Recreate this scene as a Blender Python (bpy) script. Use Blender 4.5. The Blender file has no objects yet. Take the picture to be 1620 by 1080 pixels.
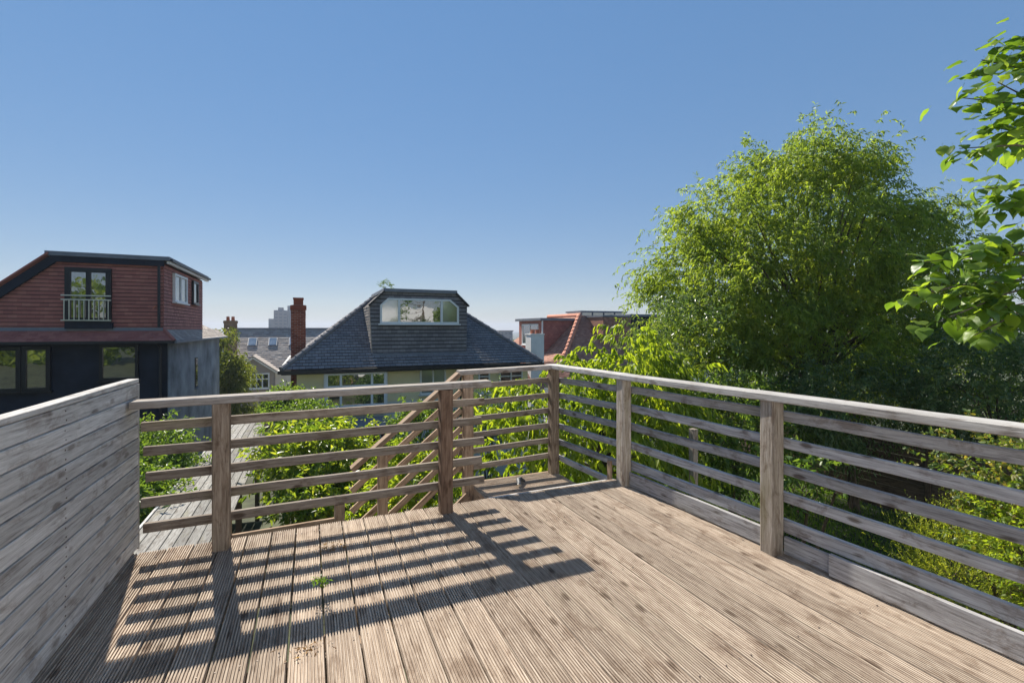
import bpy, math, random
import numpy as np
from mathutils import Vector, Matrix

random.seed(7)
RNG = np.random.default_rng(11)
R = math.radians
scene = bpy.context.scene
COL = scene.collection

# ------------------------------------------------------------------ camera
# World frame: X runs along the front railing, Y along the deck boards, z = 0 is the deck surface.
CAM_H, YAW, FOC = 1.40, R(23.5), 735.0          # metres, radians, focal length in photo pixels (1620 wide)
cam_data = bpy.data.cameras.new("camera")
cam_data.sensor_width = 36.0
cam_data.lens = FOC / 1620 * 36
cam_data.shift_y = -20 / 1620
cam_data.clip_start = 0.05
cam_data.clip_end = 9000
cam = bpy.data.objects.new("camera", cam_data)
cam.location = (0, 0, CAM_H)
cam.rotation_euler = (R(90), 0, -YAW)
COL.objects.link(cam)
scene.camera = cam

# ------------------------------------------------------------------ sky and sun
SUN_AZ, SUN_EL = R(-10.0), R(40.0)              # azimuth from +Y towards +X
world = bpy.data.worlds.new("World")
scene.world = world
world.use_nodes = True
wn = world.node_tree.nodes
sky = wn.new("ShaderNodeTexSky")
sky.sky_type = 'NISHITA'
sky.sun_disc = False
sky.sun_elevation = SUN_EL
sky.sun_rotation = SUN_AZ
sky.altitude = 50
sky.air_density = 1.0
sky.dust_density = 0.0
sky.ozone_density = 4.0
# the whole sky is softened alike (the photograph's tone mapping), so the glow round the sun stays mild
soft = wn.new("ShaderNodeGamma")
soft.inputs["Gamma"].default_value = 0.28
world.node_tree.links.new(sky.outputs["Color"], soft.inputs["Color"])
hs = wn.new("ShaderNodeHueSaturation")
hs.inputs["Saturation"].default_value = 1.56
world.node_tree.links.new(soft.outputs["Color"], hs.inputs["Color"])
hs2 = wn.new("ShaderNodeHueSaturation")
hs2.inputs["Saturation"].default_value = 1.56
hs2.inputs["Hue"].default_value = 0.505
world.node_tree.links.new(hs.outputs["Color"], hs2.inputs["Color"])
wn["Background"].inputs["Strength"].default_value = 0.178
tint = wn.new("ShaderNodeMix")
tint.data_type = 'RGBA'
tint.blend_type = 'MULTIPLY'
tint.inputs[0].default_value = 1.0
tint.inputs[7].default_value = (0.96, 0.945, 1.02, 1)
world.node_tree.links.new(hs2.outputs["Color"], tint.inputs[6])
world.node_tree.links.new(tint.outputs[2], wn["Background"].inputs["Color"])

sun_data = bpy.data.lights.new("sun", 'SUN')
sun_data.energy = 4.6
sun_data.angle = R(0.53)
sun_data.color = (1.0, 0.93, 0.82)
sun = bpy.data.objects.new("sun", sun_data)
to_sun = Vector((math.sin(SUN_AZ) * math.cos(SUN_EL), math.cos(SUN_AZ) * math.cos(SUN_EL), math.sin(SUN_EL)))
sun.rotation_euler = to_sun.to_track_quat('Z', 'Y').to_euler()
sun.location = (0, 0, 30)
COL.objects.link(sun)

scene.view_settings.view_transform = 'Standard'
scene.view_settings.look = 'None'
scene.view_settings.exposure = 1.05
scene.view_settings.gamma = 1.0
scene.view_settings.use_curve_mapping = False
scene.cycles.max_bounces = 8
scene.cycles.transparent_max_bounces = 8
scene.cycles.use_denoising = True

def spot(u, v, d):
    """World point seen at photo pixel (u, v) at depth d metres along the camera axis."""
    t = (u - 810) / FOC
    s, c = math.sin(YAW), math.cos(YAW)
    return Vector((d * (s + t * c), d * (c - t * s), CAM_H - (v - 520) * d / FOC))

# ------------------------------------------------------------------ material helpers
def new_mat(name):
    m = bpy.data.materials.new(name)
    m.use_nodes = True
    nt = m.node_tree
    return m, nt, nt.nodes, nt.links, nt.nodes["Principled BSDF"]

def ramp(nodes, stops):
    r = nodes.new("ShaderNodeValToRGB")
    e = r.color_ramp.elements
    while len(e) > 1:
        e.remove(e[0])
    e[0].position = stops[0][0]
    e[0].color = (*stops[0][1], 1)
    for p, c in stops[1:]:
        k = e.new(p)
        k.color = (*c, 1)
    return r

def mixc(nodes, links, fac, a, b, mode='MIX'):
    m = nodes.new("ShaderNodeMix")
    m.data_type = 'RGBA'
    m.blend_type = mode
    for sock, val in ((0, fac), (6, a), (7, b)):
        if hasattr(val, "links"):
            links.new(val, m.inputs[sock])
        elif sock == 0:
            m.inputs[0].default_value = val
        else:
            m.inputs[sock].default_value = (*val, 1)
    return m.outputs[2]

def noise(nodes, links, vec, scale, detail=4, rough=0.55, dist=0.0):
    n = nodes.new("ShaderNodeTexNoise")
    n.inputs["Scale"].default_value = scale
    n.inputs["Detail"].default_value = detail
    n.inputs["Roughness"].default_value = rough
    n.inputs["Distortion"].default_value = dist
    if vec is not None:
        links.new(vec, n.inputs["Vector"])
    return n.outputs["Fac"]

def wood(name, pale, mid, dark, stain=0.5, fine=60.0, knots=0.5, bump=0.5, moss=0.0):
    """Weathered softwood: the grain runs along local X, every timber gets its own offset."""
    m, nt, N, L, bsdf = new_mat(name)
    tc = N.new("ShaderNodeTexCoord")
    oi = N.new("ShaderNodeObjectInfo")
    off = N.new("ShaderNodeVectorMath"); off.operation = 'MULTIPLY'
    cmb = N.new("ShaderNodeCombineXYZ")
    for k in range(3):
        L.new(oi.outputs["Random"], cmb.inputs[k])
    off.inputs[1].default_value = (37.0, 91.0, 53.0)
    L.new(cmb.outputs[0], off.inputs[0])
    add = N.new("ShaderNodeVectorMath"); add.operation = 'ADD'
    L.new(tc.outputs["Object"], add.inputs[0]); L.new(off.outputs[0], add.inputs[1])
    def mapped(sx, sy, sz):
        mp = N.new("ShaderNodeMapping")
        mp.inputs["Scale"].default_value = (sx, sy, sz)
        L.new(add.outputs[0], mp.inputs["Vector"])
        return mp.outputs[0]
    grain = noise(N, L, mapped(5.0, fine, fine), 1.0, 6, 0.7, 0.5)
    streak = noise(N, L, mapped(0.7, 14, 14), 1.0, 4, 0.6, 1.2)
    blot = noise(N, L, mapped(5.0, 9, 9), 1.0, 6, 0.7, 0.4)
    r1 = ramp(N, [(0.31, dark), (0.47, mid), (0.66, pale)])
    L.new(grain, r1.inputs[0])
    r2 = ramp(N, [(0.33, (0.50, 0.47, 0.45)), (0.60, (1.0, 1.0, 1.0))])
    L.new(streak, r2.inputs[0])
    c = mixc(N, L, 0.45, r1.outputs[0], r2.outputs[0], 'MULTIPLY')
    r3 = ramp(N, [(0.37, (0.42, 0.33, 0.27)), (0.47, (1, 1, 1))])
    L.new(blot, r3.inputs[0])
    c = mixc(N, L, stain, c, r3.outputs[0], 'MULTIPLY')
    vor = N.new("ShaderNodeTexVoronoi")
    vor.inputs["Scale"].default_value = 1.0
    L.new(mapped(3.4, 8.5, 8.5), vor.inputs["Vector"])
    wob = N.new("ShaderNodeMath"); wob.operation = 'MULTIPLY_ADD'
    L.new(grain, wob.inputs[0]); wob.inputs[1].default_value = 0.16; L.new(vor.outputs["Distance"], wob.inputs[2])
    r4 = ramp(N, [(0.17, (0.22, 0.16, 0.12)), (0.25, (1, 1, 1))])
    L.new(wob.outputs[0], r4.inputs[0])
    c = mixc(N, L, knots, c, r4.outputs[0], 'MULTIPLY')
    vary = N.new("ShaderNodeHueSaturation")
    L.new(c, vary.inputs["Color"])
    mr = N.new("ShaderNodeMapRange")
    mr.inputs[3].default_value = 0.80; mr.inputs[4].default_value = 1.18
    L.new(oi.outputs["Random"], mr.inputs[0]); L.new(mr.outputs[0], vary.inputs["Value"])
    c = vary.outputs[0]
    if moss:
        ms = noise(N, L, mapped(1.4, 5, 5), 1.0, 3, 0.6)
        r5 = ramp(N, [(0.56, (0, 0, 0)), (0.70, (moss, moss, moss))])
        L.new(ms, r5.inputs[0])
        c = mixc(N, L, r5.outputs[0], c, (0.16, 0.15, 0.05))
    L.new(c, bsdf.inputs["Base Color"])
    bsdf.inputs["Roughness"].default_value = 0.88
    bsdf.inputs["Specular IOR Level"].default_value = 0.18
    bp = N.new("ShaderNodeBump")
    bp.inputs["Strength"].default_value = bump
    bp.inputs["Distance"].default_value = 0.004
    L.new(grain, bp.inputs["Height"]); L.new(bp.outputs[0], bsdf.inputs["Normal"])
    return m

def leafmat(name, a, b, c, trans=0.45, rough=0.45, hue=None):
    """Leaves: colour varies leaf by leaf, light passes through."""
    m, nt, N, L, bsdf = new_mat(name)
    g = N.new("ShaderNodeNewGeometry")
    oi = N.new("ShaderNodeObjectInfo")
    ad = N.new("ShaderNodeMath"); ad.operation = 'ADD'
    L.new(g.outputs["Random Per Island"], ad.inputs[0]); L.new(oi.outputs["Random"], ad.inputs[1])
    fr = N.new("ShaderNodeMath"); fr.operation = 'FRACT'
    L.new(ad.outputs[0], fr.inputs[0])
    r = ramp(N, [(0.0, a), (0.5, b), (1.0, c)])
    L.new(fr.outputs[0], r.inputs[0])
    tc = N.new("ShaderNodeTexCoord")
    big = noise(N, L, tc.outputs["Object"], 0.9, 2, 0.5)
    r2 = ramp(N, [(0.35, (0.72, 0.78, 0.80)), (0.65, (1.15, 1.12, 1.0))])
    L.new(big, r2.inputs[0])
    col = mixc(N, L, 1.0, r.outputs[0], r2.outputs[0], 'MULTIPLY')
    L.new(col, bsdf.inputs["Base Color"])
    bsdf.inputs["Roughness"].default_value = rough
    bsdf.inputs["Specular IOR Level"].default_value = 0.35
    tr = N.new("ShaderNodeBsdfTranslucent")
    tcol = mixc(N, L, 1.0, col, (2.5, 2.35, 0.75), 'MULTIPLY')
    L.new(tcol, tr.inputs["Color"])
    mx = N.new("ShaderNodeMixShader")
    mx.inputs[0].default_value = trans
    L.new(bsdf.outputs[0], mx.inputs[1]); L.new(tr.outputs[0], mx.inputs[2])
    L.new(mx.outputs[0], N["Material Output"].inputs["Surface"])
    return m

def tilemat(name, stops, rough=0.8, spec=0.3, lichen=None):
    """Clay or slate pieces: colour varies piece by piece, with weathering over the whole."""
    m, nt, N, L, bsdf = new_mat(name)
    g = N.new("ShaderNodeNewGeometry")
    r = ramp(N, stops)
    L.new(g.outputs["Random Per Island"], r.inputs[0])
    tc = N.new("ShaderNodeTexCoord")
    n1 = noise(N, L, tc.outputs["Object"], 1.3, 5, 0.6)
    r2 = ramp(N, [(0.3, (0.86, 0.86, 0.87)), (0.68, (1.08, 1.07, 1.05))])
    L.new(n1, r2.inputs[0])
    c = mixc(N, L, 1.0, r.outputs[0], r2.outputs[0], 'MULTIPLY')
    if lichen:
        n2 = noise(N, L, tc.outputs["Object"], 9.0, 4, 0.7)
        r3 = ramp(N, [(0.58, (0, 0, 0)), (0.72, (0.5, 0.5, 0.5))])
        L.new(n2, r3.inputs[0])
        c = mixc(N, L, r3.outputs[0], c, lichen)
    L.new(c, bsdf.inputs["Base Color"])
    bsdf.inputs["Roughness"].default_value = rough
    bsdf.inputs["Specular IOR Level"].default_value = spec
    return m

def plain(name, col, rough=0.6, metal=0.0, spec=0.4, var=0.12, scale=3.0, bump=0.0, bscale=60.0):
    """Paint, render or metal with slight wear."""
    m, nt, N, L, bsdf = new_mat(name)
    tc = N.new("ShaderNodeTexCoord")
    n1 = noise(N, L, tc.outputs["Object"], scale, 6, 0.62)
    lo = tuple(max(0, x * (1 - var * 1.6)) for x in col)
    hi = tuple(min(1, x * (1 + var)) for x in col)
    r = ramp(N, [(0.3, lo), (0.7, hi)])
    L.new(n1, r.inputs[0])
    L.new(r.outputs[0], bsdf.inputs["Base Color"])
    bsdf.inputs["Roughness"].default_value = rough
    bsdf.inputs["Metallic"].default_value = metal
    bsdf.inputs["Specular IOR Level"].default_value = spec
    if bump:
        n2 = noise(N, L, tc.outputs["Object"], bscale, 4, 0.6)
        bp = N.new("ShaderNodeBump")
        bp.inputs["Strength"].default_value = bump
        bp.inputs["Distance"].default_value = 0.01
        L.new(n2, bp.inputs["Height"]); L.new(bp.outputs[0], bsdf.inputs["Normal"])
    return m

def glassmat(name, tint, rough=0.02):
    """A pane with a dim room behind it: dark body, mirror-like surface, slightly wavy."""
    m, nt, N, L, bsdf = new_mat(name)
    tc = N.new("ShaderNodeTexCoord")
    n1 = noise(N, L, tc.outputs["Object"], 1.2, 3, 0.5)
    lo = tuple(x * 0.5 for x in tint)
    r = ramp(N, [(0.35, lo), (0.65, tint)])
    L.new(n1, r.inputs[0]); L.new(r.outputs[0], bsdf.inputs["Base Color"])
    bsdf.inputs["Roughness"].default_value = rough
    bsdf.inputs["Specular IOR Level"].default_value = 1.0
    bsdf.inputs["IOR"].default_value = 2.3
    n2 = noise(N, L, tc.outputs["Object"], 2.0, 2, 0.5)
    bp = N.new("ShaderNodeBump")
    bp.inputs["Strength"].default_value = 0.12
    bp.inputs["Distance"].default_value = 0.02
    L.new(n2, bp.inputs["Height"]); L.new(bp.outputs[0], bsdf.inputs["Normal"])
    return m

M = {}
M['deck'] = wood("deck_timber", (0.57, 0.48, 0.38), (0.385, 0.305, 0.235), (0.155, 0.11, 0.08), stain=0.5, fine=130, knots=0.7, bump=0.6)
M['rail'] = wood("rail_timber", (0.50, 0.46, 0.415), (0.35, 0.31, 0.275), (0.16, 0.135, 0.115), stain=0.55, fine=70, knots=0.75, bump=0.5, moss=0.25)
M['post'] = wood("post_timber", (0.40, 0.33, 0.255), (0.27, 0.205, 0.15), (0.12, 0.085, 0.06), stain=0.6, fine=60, knots=0.5, bump=0.5, moss=0.2)
M['redpost'] = wood("stained_post_timber", (0.27, 0.18, 0.125), (0.18, 0.115, 0.078), (0.09, 0.055, 0.038), stain=0.4, fine=60, knots=0.6, bump=0.4)
M['stair'] = wood("stair_timber", (0.50, 0.37, 0.26), (0.37, 0.26, 0.175), (0.19, 0.12, 0.08), stain=0.4, fine=65, knots=0.6, bump=0.4)
M['screen'] = wood("screen_timber", (0.64, 0.625, 0.60), (0.49, 0.475, 0.45), (0.26, 0.245, 0.23), stain=0.45, fine=80, knots=0.55, bump=0.6)
M['walk'] = wood("boardwalk_timber", (0.36, 0.35, 0.32), (0.24, 0.23, 0.21), (0.11, 0.10, 0.09), stain=0.5, fine=60, knots=0.4, bump=0.4, moss=0.35)
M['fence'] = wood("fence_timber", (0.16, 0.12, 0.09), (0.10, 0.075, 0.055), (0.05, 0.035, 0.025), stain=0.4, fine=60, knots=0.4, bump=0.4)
M['slat'] = wood("slat_timber", (0.34, 0.295, 0.245), (0.235, 0.195, 0.160), (0.11, 0.085, 0.065), stain=0.55, fine=80, knots=0.75, bump=0.5, moss=0.3)
M['greyslat'] = wood("grey_slat_timber", (0.47, 0.47, 0.475), (0.335, 0.33, 0.335), (0.15, 0.14, 0.135), stain=0.6, fine=80, knots=0.8, bump=0.5, moss=0.2)
M['greypost'] = wood("grey_post_timber", (0.50, 0.455, 0.40), (0.36, 0.31, 0.255), (0.17, 0.135, 0.10), stain=0.6, fine=80, knots=0.5, bump=0.5, moss=0.3)
M['underside'] = plain("dark_joist_timber", (0.16, 0.12, 0.09), 0.9)  # even dark brown for joists and supports

# ------------------------------------------------------------------ object helpers
def tag(o, label=None, cat=None, group=None, kind=None):
    if label: o["label"] = label
    if cat: o["category"] = cat
    if group: o["group"] = group
    if kind: o["kind"] = kind
    return o

def thing(name, label, cat, loc=(0, 0, 0), rz=0.0, group=None):
    o = bpy.data.objects.new(name, None)
    o.empty_display_size = 0.2
    o.location = loc
    o.rotation_euler = (0, 0, rz)
    COL.objects.link(o)
    return tag(o, label, cat, group)

def setting(name, loc=(0, 0, 0), rz=0.0):
    o = bpy.data.objects.new(name, None)
    o.location = loc
    o.rotation_euler = (0, 0, rz)
    COL.objects.link(o)
    return tag(o, kind="structure")

def world_of(o):
    m = o.matrix_basis.copy()
    return world_of(o.parent) @ o.matrix_parent_inverse @ m if o.parent else m

def attach(o, parent):
    """Parent o while its own transform stays in world coordinates."""
    if parent is not None:
        o.parent = parent
        o.matrix_parent_inverse = world_of(parent).inverted()

def put(name, mesh, parent=None, loc=(0, 0, 0), rot=(0, 0, 0), scale=None, kind=None):
    o = bpy.data.objects.new(name, mesh)
    o.location = loc
    o.rotation_euler = rot
    if scale: o.scale = scale
    attach(o, parent)
    COL.objects.link(o)
    if kind: o["kind"] = kind
    return o

def mesh_of(name, verts, faces, mat, smooth=False):
    me = bpy.data.meshes.new(name)
    me.from_pydata([tuple(v) for v in verts], [], faces)
    me.materials.append(mat)
    if smooth:
        me.polygons.foreach_set("use_smooth", [True] * len(me.polygons))
    me.update()
    return me

def mesh_np(name, verts, loops, sizes, mat, smooth=False):
    """Fast mesh from arrays: verts (n,3), flat loop indices, face sizes."""
    me = bpy.data.meshes.new(name)
    verts = np.asarray(verts, dtype=np.float32)
    loops = np.asarray(loops, dtype=np.int32).ravel()
    sizes = np.asarray(sizes, dtype=np.int32)
    me.vertices.add(len(verts)); me.vertices.foreach_set("co", verts.ravel())
    me.loops.add(len(loops)); me.loops.foreach_set("vertex_index", loops)
    me.polygons.add(len(sizes))
    starts = np.concatenate(([0], np.cumsum(sizes)[:-1])).astype(np.int32)
    me.polygons.foreach_set("loop_start", starts)
    if smooth:
        me.polygons.foreach_set("use_smooth", np.ones(len(sizes), dtype=bool))
    me.materials.append(mat)
    me.update(calc_edges=True)
    me.validate()
    return me

class MB:
    """Collects solid pieces for ONE mesh."""
    def __init__(self):
        self.v, self.f = [], []
    def add(self, verts, faces):
        k = len(self.v)
        self.v += [tuple(p) for p in verts]
        self.f += [tuple(i + k for i in f) for f in faces]
        return self
    def box(self, x0, x1, y0, y1, z0, z1):
        return self.add([(x0, y0, z0), (x1, y0, z0), (x1, y1, z0), (x0, y1, z0), (x0, y0, z1), (x1, y0, z1), (x1, y1, z1), (x0, y1, z1)],
                        [(0, 3, 2, 1), (4, 5, 6, 7), (0, 1, 5, 4), (1, 2, 6, 5), (2, 3, 7, 6), (3, 0, 4, 7)])
    def prism(self, pts, y0, y1):
        """Polygon pts [(x, z)] counter-clockwise seen from -Y, extruded from y0 to y1."""
        n = len(pts)
        v = [(x, y0, z) for x, z in pts] + [(x, y1, z) for x, z in pts]
        f = [tuple(range(n)), tuple(reversed(range(n, 2 * n)))]
        f += [(i, i + n, (i + 1) % n + n, (i + 1) % n) for i in range(n)]
        return self.add(v, f)
    def tube(self, path, radii, sides=8, cap=True):
        path = [Vector(p) for p in path]
        rings = []
        for i, p in enumerate(path):
            a = path[max(i - 1, 0)]; b = path[min(i + 1, len(path) - 1)]
            d = (b - a).normalized() if (b - a).length > 1e-6 else Vector((0, 0, 1))
            ref = Vector((0, 0, 1)) if abs(d.z) < 0.9 else Vector((1, 0, 0))
            s = d.cross(ref).normalized(); t = s.cross(d).normalized()
            rings.append([p + (s * math.cos(k / sides * 2 * math.pi) + t * math.sin(k / sides * 2 * math.pi)) * radii[i] for k in range(sides)])
        v = [q for r in rings for q in r]
        f = []
        for i in range(len(rings) - 1):
            for k in range(sides):
                a, b = i * sides + k, i * sides + (k + 1) % sides
                f.append((a, b, b + sides, a + sides))
        if cap:
            f.append(tuple(range(sides))); f.append(tuple(reversed(range(len(v) - sides, len(v)))))
        return self.add(v, f)
    def build(self, name, mat, parent=None, loc=(0, 0, 0), rot=(0, 0, 0), smooth=False, kind=None):
        return put(name, mesh_of(name, self.v, self.f, mat, smooth), parent, loc, rot, kind=kind)

_timber = {}
def timber_mesh(length, w, t, mat, wobble=0.0, seed=0):
    """Sawn timber along local X from 0 to length, w across (Y), t deep (Z), edges eased."""
    key = (round(length, 3), w, t, mat.name, wobble, seed)
    if key in _timber:
        return _timber[key]
    c = min(w, t) * 0.10
    prof = [(-w / 2 + c, -t / 2), (w / 2 - c, -t / 2), (w / 2, -t / 2 + c), (w / 2, t / 2 - c), (w / 2 - c, t / 2), (-w / 2 + c, t / 2), (-w / 2, t / 2 - c), (-w / 2, -t / 2 + c)]
    seg = 1 if not wobble else max(2, int(length / 0.35))
    rr = random.Random(seed)
    offs = [(rr.uniform(-wobble, wobble), rr.uniform(-wobble, wobble)) for _ in range(seg + 1)]
    v, f = [], []
    for i in range(seg + 1):
        for (y, z) in prof:
            v.append((length * i / seg, y + offs[i][0], z + offs[i][1]))
    for i in range(seg):
        for k in range(8):
            a, b = i * 8 + k, i * 8 + (k + 1) % 8
            f.append((a, a + 8, b + 8, b))
    f.append(tuple(range(8))); f.append(tuple(reversed(range(len(v) - 8, len(v)))))
    me = mesh_of("timber", v, f, mat)
    _timber[key] = me
    return me

def timber(name, a, b, w, t, mat, parent=None, wobble=0.0, roll=0.0):
    """A timber from point a to point b; w is its horizontal width, t its depth."""
    a, b = Vector(a), Vector(b)
    d = b - a
    x = d.normalized()
    ref = Vector((0, 0, 1)) if abs(x.z) < 0.97 else Vector((0, 1, 0))
    y = ref.cross(x).normalized()
    z = x.cross(y)
    mtx = Matrix((x, y, z)).transposed().to_4x4() @ Matrix.Rotation(roll, 4, 'X')
    me = timber_mesh(d.length, w, t, mat, wobble, random.randint(0, 10 ** 6) if wobble else 0)
    o = bpy.data.objects.new(name, me)
    o.matrix_basis = Matrix.Translation(a) @ mtx
    attach(o, parent)
    COL.objects.link(o)
    return o

# ------------------------------------------------------------------ flat pieces laid on a sloping or upright face
def clip_poly(poly, convex):
    out = poly
    n = len(convex)
    for i in range(n):
        a, b = convex[i], convex[(i + 1) % n]
        def side(p): return (b[0] - a[0]) * (p[1] - a[1]) - (b[1] - a[1]) * (p[0] - a[0])
        src, out = out, []
        for k in range(len(src)):
            p, q = src[k], src[(k + 1) % len(src)]
            sp, sq = side(p), side(q)
            if sp >= 0: out.append(p)
            if (sp >= 0) != (sq >= 0):
                t = sp / (sp - sq)
                out.append((p[0] + (q[0] - p[0]) * t, p[1] + (q[1] - p[1]) * t))
        if len(out) < 3: return []
    return out

def laid(name, pts, up, w, h, thick, mat, parent, gap=0.006, tilt=0.6, bond=0.5, jitter=0.004, base=0.004, seed=1, course=0.0):
    """Tiles, bricks or slates laid over the planar convex polygon pts (anticlockwise seen from outside)."""
    rr = random.Random(seed)
    P = [Vector(p) for p in pts]
    n = (P[1] - P[0]).cross(P[2] - P[0]).normalized()
    up = Vector(up); ey = (up - n * up.dot(n)).normalized(); ex = ey.cross(n)
    O = P[0]
    poly = [((p - O).dot(ex), (p - O).dot(ey)) for p in P]
    x0, x1 = min(p[0] for p in poly), max(p[0] for p in poly)
    y0, y1 = min(p[1] for p in poly), max(p[1] for p in poly)
    V, F = [], []
    for j in range(int((y1 - y0) / h) + 1):
        yb = y0 + j * h
        sx = x0 - (bond * w if j % 2 else 0) - w * 0.3
        while sx < x1:
            g = gap / 2
            rect = [(sx + g, yb + course), (sx + w - g, yb + course), (sx + w - g, yb + h - gap * (0 if tilt else 1)), (sx + g, yb + h - gap * (0 if tilt else 1))]
            sx += w
            q = clip_poly(rect, poly)
            if len(q) < 3: continue
            lift = rr.uniform(-jitter, jitter); k = len(V); m = len(q)
            skew = rr.uniform(-jitter, jitter)
            for (x, y) in q:
                hh = base + thick * (1 - tilt * (y - yb) / h) + lift + skew * (x - rect[0][0]) / w
                V.append(O + ex * x + ey * y + n * hh)
            for (x, y) in q:
                V.append(O + ex * x + ey * y - n * 0.002)
            F.append(tuple(range(k, k + m)))
            for i in range(m):
                F.append((k + i, k + m + i, k + m + (i + 1) % m, k + (i + 1) % m))
    return put(name, mesh_of(name, V, F, mat), parent, kind="stuff")

# ================================================================== GROUND
def ground_z(x, y):
    near = -2.25
    t = min(max((y - 9.0) / 8.0, 0), 1); t = t * t * (3 - 2 * t)
    z = near + (-4.9 - near) * t
    lx = min(max((x + 3.5) / 3.0, 0), 1)
    z += (1 - lx) * 0.45 * (1 - t)
    far = min(max((y - 42) / 160.0, 0), 1)
    z -= far * 13
    return z

M['soil'] = plain("garden_soil_and_grass", (0.055, 0.065, 0.03), 0.95, var=0.5, scale=1.5, bump=0.6, bscale=12)
def build_ground():
    xs = sorted(set([-2000, -1200, -600, -250, -120, -60] + list(range(-30, 61, 2)) + [90, 150, 300, 700, 1300, 2000]))
    ys = sorted(set([-300, -100, -50, -25] + list(range(-12, 60, 2)) + [70, 90, 120, 160, 220, 300, 450, 700, 1200, 2600]))
    V = [(x, y, ground_z(x, y) + (RNG.normal() * 0.04 if -30 < x < 60 and y < 60 else 0)) for y in ys for x in xs]
    nx = len(xs)
    F = [(j * nx + i, j * nx + i + 1, (j + 1) * nx + i + 1, (j + 1) * nx + i) for j in range(len(ys) - 1) for i in range(nx - 1)]
    tag(put("ground", mesh_of("ground", V, F, M['soil'], True)), kind="structure")
build_ground()

# ================================================================== DECK
DECK_Y0, DECK_Y1 = -1.4, 3.60
deck = setting("deck", (0.8, 1.0, 0))
def deck_board_mesh(length, w=0.1425, ridges=11, depth=0.0085, thick=0.028, mat=None):
    prof = []
    p = w / ridges
    for i in range(ridges):
        a = -w / 2 + i * p
        prof += [(a + p * 0.18, -depth), (a + p * 0.23, -0.001), (a + p * 0.32, 0), (a + p * 0.68, 0), (a + p * 0.77, -0.001), (a + p * 0.82, -depth)]
    prof = [(-w / 2, -depth * 1.6)] + prof + [(w / 2, -depth * 1.6)]
    top = len(prof)
    prof += [(w / 2, -thick), (-w / 2, -thick)]
    n = len(prof)
    seg = max(1, int(length / 0.6))
    V, F = [], []
    for i in range(seg + 1):
        for (y, z) in prof:
            V.append((length * i / seg, y, z))
    for i in range(seg):
        for k in range(n):
            a, b = i * n + k, i * n + (k + 1) % n
            F.append((a, b, b + n, a + n))
    F.append(tuple(range(n))); F.append(tuple(reversed(range(len(V) - n, len(V)))))
    return mesh_of("deck_board", V, F, mat or M['deck'])

PITCH = 0.1495
M['screw'] = plain("rusted_screw", (0.16, 0.13, 0.11), 0.6, 0.4)
_sm = MB().tube([(0, 0, -0.002), (0, 0, 0.0012)], [0.0036, 0.0032], 7)
deck_screw = mesh_of("screw", _sm.v, _sm.f, M['screw'])
x = -0.985 - PITCH / 2
board_long = deck_board_mesh(DECK_Y1 - DECK_Y0)
rb = random.Random(3)
i = 0
while x < 2.72:
    # local X (the grain) runs along world Y
    o = put("deck_board", board_long, deck, (x, DECK_Y0 + rb.uniform(-0.006, 0.004), rb.uniform(-0.0018, 0.0018)), (rb.uniform(-0.004, 0.004), rb.uniform(-0.0005, 0.0005), R(90)))
    for ys in (1.42, 2.22, 3.02, 3.50):
        for dx in (-0.042, 0.042):
            put("screw", deck_screw, o, (x + dx + rb.uniform(-0.003, 0.003), ys + rb.uniform(-0.006, 0.006), 0.001))
    x += PITCH; i += 1
timber("fascia_board", (-0.99, 3.588, -0.105), (2.62, 3.588, -0.105), 0.022, 0.145, M['rail'], deck)
for y in (-1.0, -0.2, 0.6, 1.4, 2.2, 3.0, 3.5):
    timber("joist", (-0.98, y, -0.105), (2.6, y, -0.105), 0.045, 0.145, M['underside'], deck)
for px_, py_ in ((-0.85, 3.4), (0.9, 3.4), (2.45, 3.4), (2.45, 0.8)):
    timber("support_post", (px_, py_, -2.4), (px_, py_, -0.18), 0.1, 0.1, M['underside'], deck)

# unseen wall of the house the deck joins, added to bounce light forward
M['homewall'] = plain("pale_home_render", (0.60, 0.61, 0.62), 0.9, var=0.05, scale=0.8, bump=0.2)
hw = setting("home_bounce_wall", (1.0, -1.6, 0))
MB().box(-5.5, 9.5, -2.0, -1.42, -2.4, 3.1).build("wall_face", M['homewall'], hw)

# ------------------------------------------------------------------ landing one step down, outside the front railing
LZ = -0.225
landing = setting("stair_landing", (2.05, 4.1, LZ))
lb = deck_board_mesh(1.0)
for k in range(7):
    put("deck_board", lb, landing, (1.565, 3.66 + PITCH / 2 + k * PITCH - 0.02, LZ + rb.uniform(-0.001, 0.001)), (0, 0, 0))
timber("edge_board", (1.552, 3.62, LZ - 0.075), (1.552, 4.68, LZ - 0.075), 0.024, 0.15, M['stair'], landing)
timber("edge_board", (1.54, 4.70, LZ - 0.075), (2.6, 4.70, LZ - 0.075), 0.024, 0.15, M['stair'], landing)
timber("sunlit_edge_strip", (1.36, 3.612, -0.012), (2.52, 3.612, -0.012), 0.022, 0.022, M['screen'], landing)  # pale strip stands in for the sunlit top of the fascia
for px_ in (1.62, 2.5):
    timber("support_post", (px_, 4.62, -2.6), (px_, 4.62, LZ - 0.04), 0.09, 0.09, M['stair'], landing)

# ================================================================== RAILINGS
def post(parent, x, y, z0, z1, s=0.1, mat=None, name="post", lean=0.0):
    return timber(name, (x, y, z0), (x + lean, y, z1), s, s, mat or M['post'], parent)

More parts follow.
